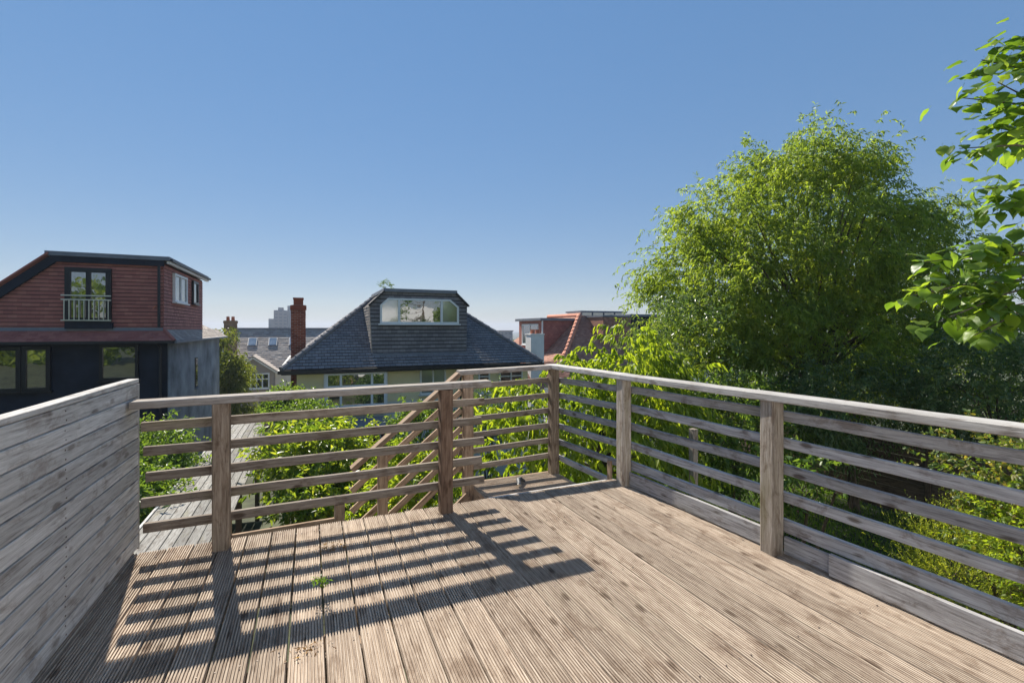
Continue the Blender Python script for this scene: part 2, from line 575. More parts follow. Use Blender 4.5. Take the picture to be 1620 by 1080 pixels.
SL = 0.057
front = thing("deck_railing", "weathered timber railing with five slats along the far edge of the deck", "railing", (0.2, 3.5, 0))
post(front, -0.520, 3.475, -0.03, 0.925, 0.095)
post(front, 0.955, 3.475, -0.03, 0.935, 0.095, M['redpost'])
timber("handrail", (-0.985, 3.495, 0.942), (1.315, 3.495, 0.965), 0.13, 0.046, M['rail'], front, 0.0015)
for k, z in enumerate((0.800, 0.645, 0.487, 0.330, 0.172)):
    timber("slat", (-0.955 + 0.012 * (k % 3), 3.545, z - 0.004), (1.29 - 0.02 * (k % 2), 3.545, z + 0.012), 0.036, SL, M['slat'], front, 0.0025)

# right-hand railing: runs nearly along Y, a little out of square
def rx(y): return 2.665 - (y - 2.03) * 0.056
right = thing("deck_railing", "grey timber railing with kickboard along the right side of the deck", "railing", (2.7, 1.5, 0))
post(right, rx(3.43), 3.43, -0.03, 0.945, 0.1, M['greypost'])
post(right, rx(2.03), 2.03, -0.03, 0.95, 0.1, M['greypost'])
post(right, rx(0.45), 0.45, -0.03, 0.95, 0.1, M['greypost'])
post(right, rx(4.62), 4.62, LZ - 0.3, 0.955)
timber("handrail", (rx(3.40) + 0.005, 3.40, 0.972), (rx(-0.9) + 0.005, -0.9, 0.978), 0.14, 0.046, M['screen'], right, 0.002)
timber("handrail", (rx(4.69) + 0.005, 4.69, 0.976), (rx(3.404) + 0.005, 3.404, 0.972), 0.14, 0.046, M['screen'], right, 0.001)
for k, z in enumerate((0.855, 0.685, 0.520, 0.350, 0.172)):
    tall = 0.080 if k == 4 else 0.062
    timber("slat", (rx(3.47) + 0.068, 3.47, z), (rx(-0.9) + 0.068, -0.9, z - 0.01), 0.034, tall, M['greyslat'], right, 0.004)
for k, z in enumerate((0.815, 0.645, 0.475, 0.300, 0.120, -0.055)):
    timber("slat", (rx(4.66) + 0.068, 4.66, z), (rx(3.475) + 0.066, 3.475, z + (0.03 if k < 5 else 0.0)), 0.034, 0.058, M['greyslat'], right, 0.002)
timber("batten", (rx(3.68) + 0.040, 3.68, -0.32), (rx(3.68) + 0.040, 3.68, 0.15), 0.03, 0.045, M['stair'], right)
timber("kickboard", (rx(3.37) + 0.025, 3.37, 0.066), (rx(2.09) + 0.025, 2.09, 0.066), 0.026, 0.118, M['greyslat'], right, 0.001)
timber("kickboard", (rx(1.97) + 0.040, 1.97, 0.060), (rx(1.70) + 0.040, 1.70, 0.060), 0.024, 0.105, M['greyslat'], right)
timber("kickboard", (rx(1.69) + 0.010, 1.69, 0.070), (rx(-0.8) + 0.010, -0.8, 0.066), 0.026, 0.122, M['greyslat'], right, 0.001)

back = thing("landing_railing", "brown timber railing with six slats behind the stair landing", "railing", (2.0, 4.62, LZ))
post(back, 1.50, 4.60, -1.2, 0.935, 0.1, M['stair'])
timber("handrail", (1.40, 4.61, 0.948), (rx(4.62) - 0.066, 4.61, 0.972), 0.13, 0.046, M['rail'], back)
for k, z in enumerate((0.80, 0.625, 0.455, 0.285, 0.118, -0.055)):
    timber("slat", (1.42, 4.665, z - 0.01), (rx(4.62) - 0.03, 4.665, z + 0.022), 0.034, 0.056, M['slat'], back, 0.002)

# ------------------------------------------------------------------ stair going down to the left
stair = thing("garden_stair", "brown timber stair with slatted balustrade descending behind the far railing", "stair", (0.7, 4.1, -2.2))
SLOPE = 0.82
for k in range(10):
    z = LZ - 0.185 * (k + 1)
    xx = 1.54 - 0.225 * (k + 1)
    timber("tread", (xx + 0.11, 3.66, z), (xx + 0.11, 4.50, z), 0.24, 0.032, M['stair'], stair)
for y in (3.64, 4.53):
    timber("stringer", (1.53, y, LZ - 0.13), (-0.72, y, LZ - 0.13 - 2.25 * SLOPE), 0.035, 0.22, M['stair'], stair)
timber("handrail", (1.40, 4.60, 0.935), (0.36, 4.60, 0.935 - 1.04 * SLOPE), 0.115, 0.044, M['stair'], stair)
timber("newel_post", (0.635, 4.56, -2.2), (0.635, 4.56, 0.275), 0.09, 0.09, M['stair'], stair)
for k in range(5):
    zt = 0.935 - 0.165 - 0.190 * k
    x_end = 0.36
    timber("slat", (1.44, 4.635, zt - 0.02), (x_end, 4.635, zt - 0.02 - (1.44 - x_end) * SLOPE), 0.030, 0.056, M['stair'], stair)

# ------------------------------------------------------------------ privacy screen on the left
screen = thing("privacy_screen", "tall grey timber screen of horizontal boards on the left side of the deck", "screen", (-1.02, 1.5, 0))
NB = 12
for k in range(NB):
    z = 0.012 + 0.087 * (k + 0.5)
    o = timber("board", (-1.012, -1.4, z), (-1.012, 3.66, z), 0.022, 0.0795, M['screen'], screen, 0.0012)
timber("cap_rail", (-1.03, -1.4, 1.069), (-1.03, 3.665, 1.069), 0.058, 0.026, M['screen'], screen, 0.0015)
for y in (3.62, 2.7, 1.2, -0.3):
    timber("post", (-1.072, y, -0.2), (-1.072, y, 1.056), 0.095, 0.085, M['stair'], screen)
timber("edge_trim", (-1.012, 3.672, 0.0), (-1.012, 3.672, 1.05), 0.022, 0.02, M['screen'], screen)
smb = MB().tube([(0, 0, 0), (0.0025, 0, 0)], [0.0042, 0.0034], 6)
screw_me = mesh_of("screw", smb.v, smb.f, M['screw'])
for ch in [c for c in screen.children if c.name.startswith("board")]:
    zc = ch.matrix_basis.translation.z
    for ys in (1.25, 2.70):
        for dz in (-0.021, 0.021):
            put("screw", screw_me, ch, (-1.0012, ys + RNG.normal() * 0.006, zc + dz))
# ------------------------------------------------------------------ boardwalk and low rail in the lower garden
walk = setting("boardwalk", (-1.4, 9.0, -1.3))
WZ = -1.30
for k in range(8):
    xx = -2.02 + 0.132 * k
    timber("plank", (xx, 3.8, WZ + rb.uniform(-0.006, 0.006)), (xx + 0.0, 15.2, WZ + rb.uniform(-0.006, 0.006)), 0.122, 0.03, M['walk'], walk)
timber("edge_board", (-2.105, 3.8, WZ + 0.004), (-2.105, 15.2, WZ + 0.004), 0.035, 0.06, M['screen'], walk)
for y in (6, 9, 12, 15):
    for xx in (-2.0, -1.1):
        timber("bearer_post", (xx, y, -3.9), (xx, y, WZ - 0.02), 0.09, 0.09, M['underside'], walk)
for (xx, yy, h_) in ((-1.00, 13.4, 0.36), ):
    timber("corner_post", (xx, yy, WZ - 0.9), (xx, yy, WZ + h_), 0.14, 0.14, M['stair'], walk)
low = thing("garden_rail", "low weathered timber rail with short pale posts below the far railing", "rail", (-0.1, 6.6, -1.9))
timber("top_plank", (-1.05, 6.62, -0.90), (0.52, 6.62, -0.88), 0.17, 0.04, M['walk'], low)
timber("lower_beam", (-1.05, 6.60, -1.17), (0.40, 6.60, -1.15), 0.05, 0.09, M['stair'], low)
timber("post", (0.36, 6.60, -2.4), (0.36, 6.60, -0.925), 0.13, 0.13, M['stair'], low)
timber("post", (-0.95, 6.60, -2.4), (-0.95, 6.60, -0.925), 0.13, 0.13, M['stair'], low)
stump = thing("timber_post", "lone brown timber post standing in the shrubs beyond the right railing", "post", tuple(spot(1097, 900, 6.2)))
pt = spot(1097, 690, 6.2)
timber("shaft", (pt.x, pt.y, -2.3), (pt.x, pt.y, pt.z + 0.1), 0.09, 0.09, M['slat'], stump)

# ================================================================== HOUSES
M['navy'] = plain("dark_blue_black_render", (0.012, 0.018, 0.032), 0.75, var=0.35, scale=1.2, bump=0.25, bscale=40)
M['greyrender'] = plain("streaked_grey_render", (0.26, 0.285, 0.315), 0.85, var=0.35, scale=0.8, bump=0.3, bscale=30)
M['black'] = plain("black_frame_paint", (0.012, 0.013, 0.016), 0.4)
M['gutter'] = plain("black_gutter_plastic", (0.02, 0.02, 0.023), 0.45)
M['white'] = plain("white_frame_paint", (0.78, 0.78, 0.76), 0.45, var=0.05)
M['steel'] = plain("brushed_steel", (0.62, 0.60, 0.56), 0.35, 0.9)
M['lead'] = plain("lead_flashing", (0.19, 0.205, 0.235), 0.6, 0.2)
M['cream'] = plain("cream_yellow_render", (0.86, 0.76, 0.47), 0.9, var=0.06, scale=0.7, bump=0.25, bscale=50)
M['paleren'] = plain("pale_grey_render", (0.74, 0.74, 0.68), 0.9, var=0.08, scale=0.7, bump=0.25, bscale=50)
M['whiteren'] = plain("white_render", (0.82, 0.80, 0.76), 0.9, var=0.08, scale=1.5, bump=0.2)
M['mortar'] = plain("mortar", (0.42, 0.38, 0.33), 0.95)
M['brick'] = tilemat("red_brick", [(0, (0.20, 0.055, 0.035)), (0.5, (0.29, 0.085, 0.05)), (1, (0.36, 0.13, 0.08))], 0.9, 0.2)
M['brownbrick'] = tilemat("brown_brick", [(0, (0.20, 0.13, 0.08)), (0.5, (0.28, 0.18, 0.11)), (1, (0.33, 0.22, 0.15))], 0.9, 0.2)
M['slate'] = tilemat("blue_grey_tile", [(0, (0.180, 0.172, 0.178)), (0.5, (0.215, 0.205, 0.210)), (1, (0.255, 0.242, 0.245))], 0.85, 0.2)
M['hungred'] = tilemat("dark_red_hung_tile", [(0, (0.32, 0.115, 0.092)), (0.5, (0.37, 0.135, 0.105)), (1, (0.42, 0.165, 0.125))], 0.7, 0.35)
M['redtile'] = tilemat("weathered_red_tile", [(0, (0.30, 0.145, 0.10)), (0.5, (0.38, 0.185, 0.125)), (1, (0.46, 0.25, 0.18))], 0.85, 0.2, (0.30, 0.27, 0.2))
M['browntile'] = tilemat("brown_grey_tile", [(0, (0.30, 0.255, 0.225)), (0.5, (0.36, 0.31, 0.27)), (1, (0.43, 0.375, 0.33))], 0.85, 0.2)
M['terracotta'] = plain("terracotta", (0.46, 0.15, 0.08), 0.8, var=0.2, scale=5)
M['ridge'] = tilemat("orange_ridge_tile", [(0, (0.50, 0.19, 0.12)), (0.5, (0.60, 0.25, 0.16)), (1, (0.68, 0.33, 0.22))], 0.8, 0.2)
M['glass'] = glassmat("window_glass", (0.035, 0.045, 0.05))
M['paleglass'] = glassmat("pale_window_glass", (0.30, 0.31, 0.30), 0.08)  # paler, slightly rougher pane
M['curtain'] = plain("net_curtain", (0.55, 0.56, 0.55), 0.9, var=0.1, scale=4)
M['gapshade'] = plain("tile_gap_shade", (0.035, 0.028, 0.028), 0.95)  # near-black backing stands in for shadow lines between tile courses
M['vent'] = plain("grey_vent", (0.2, 0.21, 0.22), 0.6)

def window(parent, face, c0, c1, z0, z1, plane, cols, rows=(1.0,), frame=0.06, fmat='white', depth=0.09, sill=True, glass='glass', name="window", curtains=False):
    """A framed window. face '-Y': in the wall plane y=plane, c = x.  face '+X' / '-X': plane x=plane, c = y.
    cols / rows are relative cell sizes; every cell gets its own pane."""
    sgn = 1 if face == '+X' else -1
    def bx(mb, a0, a1, b0, b1, d0, d1):      # d measured outwards from the wall
        if face == '-Y': mb.box(a0, a1, plane - d1, plane - d0, b0, b1)
        else:
            p, q = sorted((plane + sgn * d0, plane + sgn * d1)); mb.box(p, q, a0, a1, b0, b1)
    mb = MB()
    W, H = c1 - c0, z1 - z0
    o0, o1 = 0.0, depth
    bx(mb, c0, c1, z0, z0 + frame, o0, o1); bx(mb, c0, c1, z1 - frame, z1, o0, o1)
    bx(mb, c0, c0 + frame, z0 + frame, z1 - frame, o0, o1); bx(mb, c1 - frame, c1, z0 + frame, z1 - frame, o0, o1)
    iw, ih = W - 2 * frame, H - 2 * frame
    xs, a = [c0 + frame], c0 + frame
    for k in cols[:-1]:
        a += iw * k / sum(cols); xs.append(a)
    xs.append(c1 - frame)
    zs, b = [z0 + frame], z0 + frame
    for k in rows[:-1]:
        b += ih * k / sum(rows); zs.append(b)
    zs.append(z1 - frame)
    m = frame * 0.42
    for a in xs[1:-1]: bx(mb, a - m, a + m, z0 + frame, z1 - frame, o0, o1 * 0.92)
    for b in zs[1:-1]: bx(mb, c0 + frame, c1 - frame, b - m, b + m, o0, o1 * 0.86)
    if sill: bx(mb, c0 - 0.05, c1 + 0.05, z0 - 0.05, z0 - 0.002, o0, o1 + 0.07)
    w = mb.build(name, M[fmat], parent)
    for i in range(len(xs) - 1):
        for j in range(len(zs) - 1):
            p = MB(); bx(p, xs[i], xs[i + 1], zs[j], zs[j + 1], 0.035, 0.045)
            p.build("pane", M[glass], w)
    return w

def brick_stack(parent, cx, cy, w, d, z0, z1, mat, bw=0.215, bh=0.075, corbel=True, pot=True, name="chimney"):
    core = MB().box(cx - w / 2 + 0.008, cx + w / 2 - 0.008, cy - d / 2 + 0.008, cy + d / 2 - 0.008, z0, z1)
    st = core.build(name, M['mortar'], parent)
    x0, x1, y0, y1 = cx - w / 2, cx + w / 2, cy - d / 2, cy + d / 2
    faces = [[(x0, y0, z0), (x1, y0, z0), (x1, y0, z1), (x0, y0, z1)], [(x1, y0, z0), (x1, y1, z0), (x1, y1, z1), (x1, y0, z1)],
             [(x0, y1, z0), (x0, y0, z0), (x0, y0, z1), (x0, y1, z1)]]
    V, F = [], []
    for k, fc in enumerate(faces):
        o = laid("brickwork", fc, (0, 0, 1), bw, bh, 0.004, M[mat], st, gap=0.012, tilt=0.0, jitter=0.003, seed=k + 3)
    if corbel:
        MB().box(x0 - 0.04, x1 + 0.04, y0 - 0.04, y1 + 0.04, z1 - 0.20, z1 - 0.02).build("corbel", M[mat], st)
    return st

# ------------------------------------------------------------------ dark house on the left
HL = thing("dark_house", "dark blue house with red tile-hung upper storey and balcony door on the far left", "house", (-8.0, 24.0, -4.6))
FX = -4.64                                                   # right-hand wall
MB().box(-13.0, FX, 20.0, 30.0, -5.0, 1.02).build("lower_wall", M['navy'], HL)
MB().box(FX + 0.002, FX + 0.05, 20.02, 30.0, -5.0, 1.02).build("side_wall", M['greyrender'], HL)
# slit window in the side wall
w = MB().box(FX + 0.04, FX + 0.075, 24.0, 24.45, -1.15, 0.15).build("window", M['black'], HL)
MB().box(FX + 0.075, FX + 0.085, 24.06, 24.39, -1.09, 0.09).build("pane", M['glass'], w)
MB().box(FX + 0.05, FX + 0.15, 23.95, 24.5, -1.22, -1.16).build("sill", M['lead'], w)
# pent roof between the storeys
def pent(parent):
    pf = [(-13.0, 19.62, 0.98), (FX + 0.30, 19.62, 0.98), (FX - 0.10, 20.02, 1.36), (-13.0, 20.02, 1.36)]
    ps = [(FX + 0.30, 19.62, 0.98), (FX + 0.30, 30.5, 0.98), (FX - 0.10, 30.2, 1.36), (FX - 0.10, 20.02, 1.36)]
    body = MB()
    body.add(pf, [(0, 1, 2, 3)]); body.add(ps, [(0, 1, 2, 3)])
    r = body.build("pent_roof", M['browntile'], parent)
    laid("roof_tiles", pf, (0, 0, 1), 0.20, 0.13, 0.014, M['hungred'], r, seed=4)
    laid("roof_tiles", ps, (0, 0, 1), 0.20, 0.13, 0.014, M['browntile'], r, seed=5)
    MB().box(-13.0, FX + 0.33, 19.53, 19.62, 0.90, 0.985).build("gutter", M['gutter'], r)
    MB().box(FX + 0.30, FX + 0.38, 19.53, 30.5, 0.90, 0.985).build("gutter", M['lead'], r)
    MB().box(-13.0, FX + 0.28, 19.65, 19.99, 0.90, 0.955).build("soffit", M['black'], r)
    MB().tube([(FX + 0.30, 19.62, 1.0), (FX - 0.10, 20.0, 1.39)], [0.05, 0.05], 8).build("hip_tile", M['hungred'], r)
    MB().box(-13.0, FX - 0.12, 19.955, 19.985, 1.33, 1.44).build("flashing", M['lead'], r)
pent(HL)
UX = -4.77
# upper storey: gable-shaped wall with a cut-off left slope
prof = [(-10.25, 1.3), (UX, 1.3), (UX, 3.72), (-7.75, 3.66)]
MB().prism(prof, 20.02, 26.5).build("upper_wall", M['gapshade'], HL)
laid("hung_tiles", [(-10.2, 20.02, 1.34), (UX, 20.02, 1.34), (UX, 20.02, 3.70), (-7.75, 20.02, 3.64)], (0, 0, 1), 0.22, 0.128, 0.026, M['hungred'], HL, seed=6, gap=0.004, course=0.022, jitter=0.002)
laid("hung_tiles", [(UX, 20.02, 1.36), (UX, 26.5, 1.36), (UX, 26.5, 3.66), (UX, 20.02, 3.70)], (0, 0, 1), 0.22, 0.128, 0.026, M['hungred'], HL, seed=7, gap=0.004, course=0.022, jitter=0.002)
# flat roof, dark fascia and raking verge
top = MB(); top.box(-7.9, UX + 0.22, 19.86, 26.8, 3.80, 3.94)
fr = top.build("flat_roof", M['lead'], HL)
MB().box(-7.78, UX + 0.05, 19.90, 19.98, 3.60, 3.80).build("fascia", M['navy'], fr)
timber("verge_board", (-7.72, 19.94, 3.68), (-10.3, 19.94, 1.36), 0.09, 0.25, M['navy'], fr)
timber("verge_tiles", (-7.80, 19.94, 3.88), (-10.5, 19.94, 1.45), 0.24, 0.06, M['hungred'], fr)
MB().box(UX + 0.12, UX + 0.22, 19.95, 26.8, 3.70, 3.79).build("gutter", M['white'], fr)
MB().box(UX + 0.225, UX + 0.31, 19.9, 26.85, 3.78, 3.86).build("gutter", M['gutter'], fr)
MB().tube([(UX - 0.10, 19.93, 3.62), (UX - 0.10, 19.93, 1.45)], [0.045, 0.045], 8).build("downpipe", M['gutter'], HL)
MB().tube([(FX - 0.30, 19.90, 0.92), (FX - 0.18, 19.90, 0.75), (FX - 0.18, 19.92, -4.8)], [0.045] * 3, 8).build("downpipe", M['gutter'], HL)
# roof slope behind the side windows
laid("rear_roof_tiles", [(FX + 0.30, 26.5, 0.98), (FX + 0.30, 30.6, 0.98), (UX - 2.2, 28.6, 2.6), (UX - 1.2, 26.52, 2.6)], (0, 0, 1), 0.20, 0.13, 0.014, M['browntile'], HL, seed=8)
MB().add([(FX + 0.29, 26.5, 0.96), (FX + 0.29, 30.6, 0.96), (UX - 2.2, 28.6, 2.57), (UX - 1.2, 26.52, 2.57)], [(0, 1, 2, 3)]).build("rear_roof", M['browntile'], HL)
window(HL, '-Y', -7.42, -6.20, 1.62, 3.44, 20.0, (1, 1), frame=0.15, fmat='black', sill=False, name="balcony_door")
MB().box(-7.40, -6.16, 19.86, 20.0, 1.40, 1.62).build("door_apron", M['navy'], HL)
bal = MB()
for z in (1.68, 2.36, 2.50): bal.box(-7.44, -6.14, 19.71, 19.75, z - 0.018, z + 0.018)
railb = bal.build("balcony_rail", M['steel'], HL)
for k in range(10):
    xx = -7.36 + k * 0.127
    MB().box(xx - 0.012, xx + 0.012, 19.715, 19.739, 1.70, 2.35).build("baluster", M['steel'], railb)
for xx in (-7.36, -6.22):
    MB().box(xx - 0.015, xx + 0.015, 19.73, 20.0, 2.33, 2.37).build("bracket", M['steel'], railb)
window(HL, '-Y', -9.6, -8.50, -0.62, 0.82, 20.0, (1,), frame=0.12, fmat='black', glass='glass')
window(HL, '-Y', -8.48, -7.78, -0.62, 0.82, 20.0, (1,), frame=0.11, fmat='black', glass='glass')
window(HL, '-Y', -6.52, -5.46, -0.36, 0.86, 20.0, (1,), frame=0.09, fmat='black', glass='glass')
window(HL, '+X', 21.15, 23.1, 2.42, 3.50, UX + 0.02, (1, 1), frame=0.08, fmat='white', glass='paleglass')
window(HL, '+X', 24.2, 25.2, 2.50, 3.50, UX + 0.02, (1,), frame=0.08, fmat='black')
MB().tube([(-4.95, 19.98, 2.2), (-4.95, 19.85, 2.2), (-5.02, 19.84, 2.1)], [0.02] * 3, 6).build("overflow_pipe", M['terracotta'], HL)

# ------------------------------------------------------------------ cream house in the centre
HC = thing("cream_house", "cream house with dark hipped roof and wide white dormer window in the centre", "house", (4.17, 22.0, -4.9))
EX0, EX1, EY0, EY1, EZ = -0.92, 9.26, 18.0, 28.2, -0.05
RK = 3.62                                                    # run from eaves to the flat top
RZ = EZ + RK * 0.80
MB().box(-0.44, 8.80, 18.5, 27.7, -1.42, -0.16).build("upper_wall", M['cream'], HC)
MB().box(-0.42, 8.78, 18.52, 27.7, -5.2, -1.42).build("lower_wall", M['paleren'], HC)
roof_pts = [(EX0, EY0, EZ), (EX1, EY0, EZ), (EX1, EY1, EZ), (EX0, EY1, EZ),
            (EX0 + RK, EY0 + RK, RZ), (EX1 - RK, EY0 + RK, RZ), (EX1 - RK, EY1 - RK, RZ), (EX0 + RK, EY1 - RK, RZ)]
hr = MB().add(roof_pts, [(0, 1, 5, 4), (1, 2, 6, 5), (2, 3, 7, 6), (3, 0, 4, 7), (4, 5, 6, 7), (3, 2, 1, 0)]).build("roof", M['gapshade'], HC)
laid("roof_tiles", [roof_pts[k] for k in (0, 1, 5, 4)], (0, 0, 1), 0.21, 0.165, 0.026, M['slate'], hr, seed=11, gap=0.014, course=0.030, jitter=0.002)
laid("roof_tiles", [roof_pts[k] for k in (3, 0, 4, 7)], (0, 0, 1), 0.21, 0.165, 0.026, M['slate'], hr, seed=12, gap=0.014, course=0.030, jitter=0.002)
for a, b in ((0, 4), (1, 5)):
    A, B = Vector(roof_pts[a]), Vector(roof_pts[b])
    n = 16
    for k in range(n):
        p, q = A.lerp(B, k / n), A.lerp(B, (k + 1) / n + 0.004)
        MB().tube([p + Vector((0, 0, 0.035)), q + Vector((0, 0, 0.02))], [0.105, 0.09], 8).build("hip_tile", M['slate'], hr)
MB().box(EX0 - 0.04, EX1 + 0.04, EY0 - 0.11, EY0 - 0.005, EZ - 0.13, EZ - 0.01).build("gutter", M['gutter'], hr)
MB().box(EX0 - 0.11, EX0 - 0.005, EY0 - 0.04, EY1, EZ - 0.13, EZ - 0.01).build("gutter", M['gutter'], hr)
MB().box(EX0, EX1, EY0 + 0.0, EY0 + 0.03, EZ - 0.17, EZ - 0.132).build("fascia", M['gutter'], hr)
MB().box(EX0 + 0.03, EX1 - 0.03, EY0 + 0.03, EY0 + 0.52, EZ - 0.125, EZ - 0.09).build("soffit", M['white'], hr)
# dormer
DX0, DX1, DY, DZ = 2.12, 6.02, 18.62, RZ + 0.0
dprof = [(DX0 + 0.10, 0.30), (DX1 - 0.02, 0.30), (DX1 + 0.02, 2.36), (DX1 - 0.50, DZ), (DX0 + 0.56, DZ), (DX0, 2.30)]
dm = MB().prism(dprof, DY, 22.2).build("dormer", M['gapshade'], HC)
front_poly = [(x_, DY, z_) for x_, z_ in dprof]
laid("hung_tiles", front_poly, (0, 0, 1), 0.22, 0.150, 0.030, M['slate'], dm, seed=13, gap=0.008, course=0.034, jitter=0.002)
laid("hung_tiles", [(DX0 + 0.10, 22.2, 0.30), (DX0 + 0.10, DY, 0.30), (DX0, DY, 2.30), (DX0, 22.2, 2.30)], (0, 0, 1), 0.18, 0.115, 0.03, M['browntile'], dm, seed=14, gap=0.004)
MB().box(DX0 + 0.50, DX1 - 0.44, DY - 0.12, 22.5, DZ + 0.0, DZ + 0.13).build("flat_roof", M['lead'], dm)
for sx, a, b in ((0, (DX0 + 0.54, DZ + 0.03), (DX0 - 0.05, 2.30)), (1, (DX1 - 0.48, DZ + 0.03), (DX1 + 0.08, 2.34))):
    timber("verge_tiles", (a[0], DY - 0.05, a[1]), (b[0], DY - 0.05, b[1]), 0.16, 0.07, M['gutter'], dm)
MB().box(DX0 + 0.1, DX1 + 0.05, DY - 0.10, DY - 0.01, 0.36, 0.44).build("flashing", M['lead'], dm)
# dormer window with cut top corners
wx0, wx1, wz0, wz1 = 2.49, 5.66, 1.60, 2.60
fw = 0.075
yo0, yo1 = DY - 0.10, DY - 0.02
wfr = MB()
outer = [(wx0, wz0), (wx1, wz0), (wx1, 2.30), (wx1 - 0.36, wz1), (wx0 + 0.30, wz1), (wx0, 2.32)]
inner = [(wx0 + fw, wz0 + fw), (wx1 - fw, wz0 + fw), (wx1 - fw, 2.27), (wx1 - 0.39, wz1 - fw), (wx0 + 0.33, wz1 - fw), (wx0 + fw, 2.29)]
nn = 6
vv = [(a, yo0, b) for a, b in outer] + [(a, yo0, b) for a, b in inner] + [(a, yo1, b) for a, b in outer] + [(a, yo1, b) for a, b in inner]
ff = []
for k in range(nn):
    l = (k + 1) % nn
    ff += [(k, l, nn + l, nn + k), (k, 2 * nn + k, 2 * nn + l, l), (nn + k, nn + l, 3 * nn + l, 3 * nn + k)]
wfr.add(vv, ff)
wfr.box(wx0 - 0.06, wx1 + 0.06, yo0 - 0.06, yo1, wz0 - 0.05, wz0 - 0.003)
for xx in (3.22, 4.93): wfr.box(xx - 0.045, xx + 0.045, yo0 + 0.003, yo1, wz0 + fw, wz1 - fw)
dw = wfr.build("window", M['white'], dm)
def pane(parent, pts, y, mat):
    MB().prism(pts, y, y + 0.012).build("pane", M[mat], parent)
pane(dw, [(wx0 + fw, wz0 + fw), (3.175, wz0 + fw), (3.175, wz1 - fw), (wx0 + 0.33, wz1 - fw), (wx0 + fw, 2.29)], DY - 0.055, 'paleglass')
pane(dw, [(3.265, wz0 + fw), (4.885, wz0 + fw), (4.885, wz1 - fw), (3.265, wz1 - fw)], DY - 0.055, 'glass')
pane(dw, [(4.975, wz0 + fw), (wx1 - fw, wz0 + fw), (wx1 - fw, 2.27), (wx1 - 0.39, wz1 - fw), (4.975, wz1 - fw)], DY - 0.055, 'paleglass')
# first-floor bay and windows
bay = MB().box(0.46, 2.72, 18.20, 18.498, -1.75, -0.19).build("bay_wall", M['white'], HC)
window(HC, '-Y', 0.50, 2.68, -1.52, -0.20, 18.20, (0.8, 2.0, 0.8), (0.62, 0.38), frame=0.10, name="bay_window")
window(HC, '-Y', 4.02, 5.08, -1.22, -0.19, 18.49, (1, 1), (1,), frame=0.06, glass='paleglass')
window(HC, '-Y', 6.48, 7.00, -1.30, -0.28, 18.49, (1,), (0.7, 0.3), frame=0.06)
window(HC, '-Y', 7.42, 8.52, -1.28, -0.26, 18.49, (1, 1), (0.65, 0.35), frame=0.06)
MB().tube([(5.78, 17.96, -0.14), (5.78, 18.1, -0.3), (5.70, 18.40, -0.42), (5.70, 18.42, -5.0)], [0.04] * 4, 8).build("downpipe", M['gutter'], HC)
window(HC, '-Y', 4.6, 6.2, -4.6, -2.6, 18.50, (1, 1), (1,), frame=0.09, fmat='black', sill=False, name="garden_door")
# roof-top bits
for xx, yy, hh in ((4.0, 20.6, 0.10), (4.75, 20.6, 0.10)):
    MB().tube([(xx, yy, DZ + 0.13), (xx, yy, DZ + 0.13 + hh), (xx, yy, DZ + 0.135 + hh), (xx, yy, DZ + 0.19 + hh)], [0.05, 0.05, 0.11, 0.02], 10).build("roof_vent", M['vent'], hr)
st = brick_stack(HC, -0.46, 22.2, 0.56, 0.56, -2.0, 2.42, 'brick')
MB().box(-0.65, -0.27, 22.0, 22.4, 2.42, 2.66).build("chimney_pot", M['brick'], st)
MB().box(-0.67, -0.25, 21.98, 22.42, 2.66, 2.74).build("chimney_cap", M['brick'], st)

# ------------------------------------------------------------------ dark garden room in front of the cream house
GR = thing("garden_room", "low dark garden room with glazed door below the bay window", "shed", (1.6, 16.0, -4.9))
MB().box(0.2, 2.45, 15.6, 17.6, -4.9, -1.95).build("wall", M['navy'], GR)
gr = MB().box(0.05, 2.62, 15.45, 17.7, -1.95, -1.82).build("roof", M['slate'], GR)
window(GR, '-Y', 0.55, 1.35, -3.9, -2.2, 15.6, (1,), (0.5, 0.5), frame=0.06, fmat='black', name="door")
window(GR, '-Y', 1.45, 2.25, -3.9, -2.2, 15.6, (1,), (0.5, 0.5), frame=0.06, fmat='black', name="door")
timber("white_brace", (2.05, 15.38, -1.98), (2.35, 15.30, -2.75), 0.03, 0.03, M['screen'], GR)

# ------------------------------------------------------------------ grey-brown house behind, left of centre
HB = thing("gabled_house", "brown roofed house with skylights and white gabled bay behind the brick chimney", "house", (-2.5, 40.0, -7.5))
MB().box(-5.2, 2.6, 39.2, 47, -8, -1.7).build("wall", M['whiteren'], HB)
rp = [(-5.4, 38.6, -1.75), (2.9, 38.6, -1.75), (2.9, 43.2, 1.35), (-5.4, 43.2, 1.35)]
br = MB().add(rp + [(2.9, 47.8, -1.75), (-5.4, 47.8, -1.75)], [(0, 1, 2, 3), (3, 2, 4, 5), (0, 3, 5), (1, 4, 2)]).build("roof", M['browntile'], HB)
laid("roof_tiles", rp, (0, 0, 1), 0.32, 0.26, 0.035, M['browntile'], br, seed=21)
MB().box(-5.4, 2.9, 43.1, 43.35, 1.33, 1.48).build("ridge", M['lead'], br)
for xx in (-4.15, -2.72, -1.25):
    zc = 0.35; yc = 38.6 + (zc + 1.75) * 4.6 / 3.1
    sk = put("skylight", mesh_of("skylight", MB().box(-0.32, 0.32, -0.06, 0.10, -0.55, 0.55).v, MB().box(-0.32, 0.32, -0.06, 0.10, -0.55, 0.55).f, M['lead']), br, (xx, yc - 0.06, zc), (R(-56), 0, 0))
    g2 = MB().box(-0.25, 0.25, -0.075, -0.062, -0.48, 0.48)
    put("pane", mesh_of("pane", g2.v, g2.f, M['paleglass']), sk, (xx, yc - 0.06, zc), (R(-56), 0, 0))
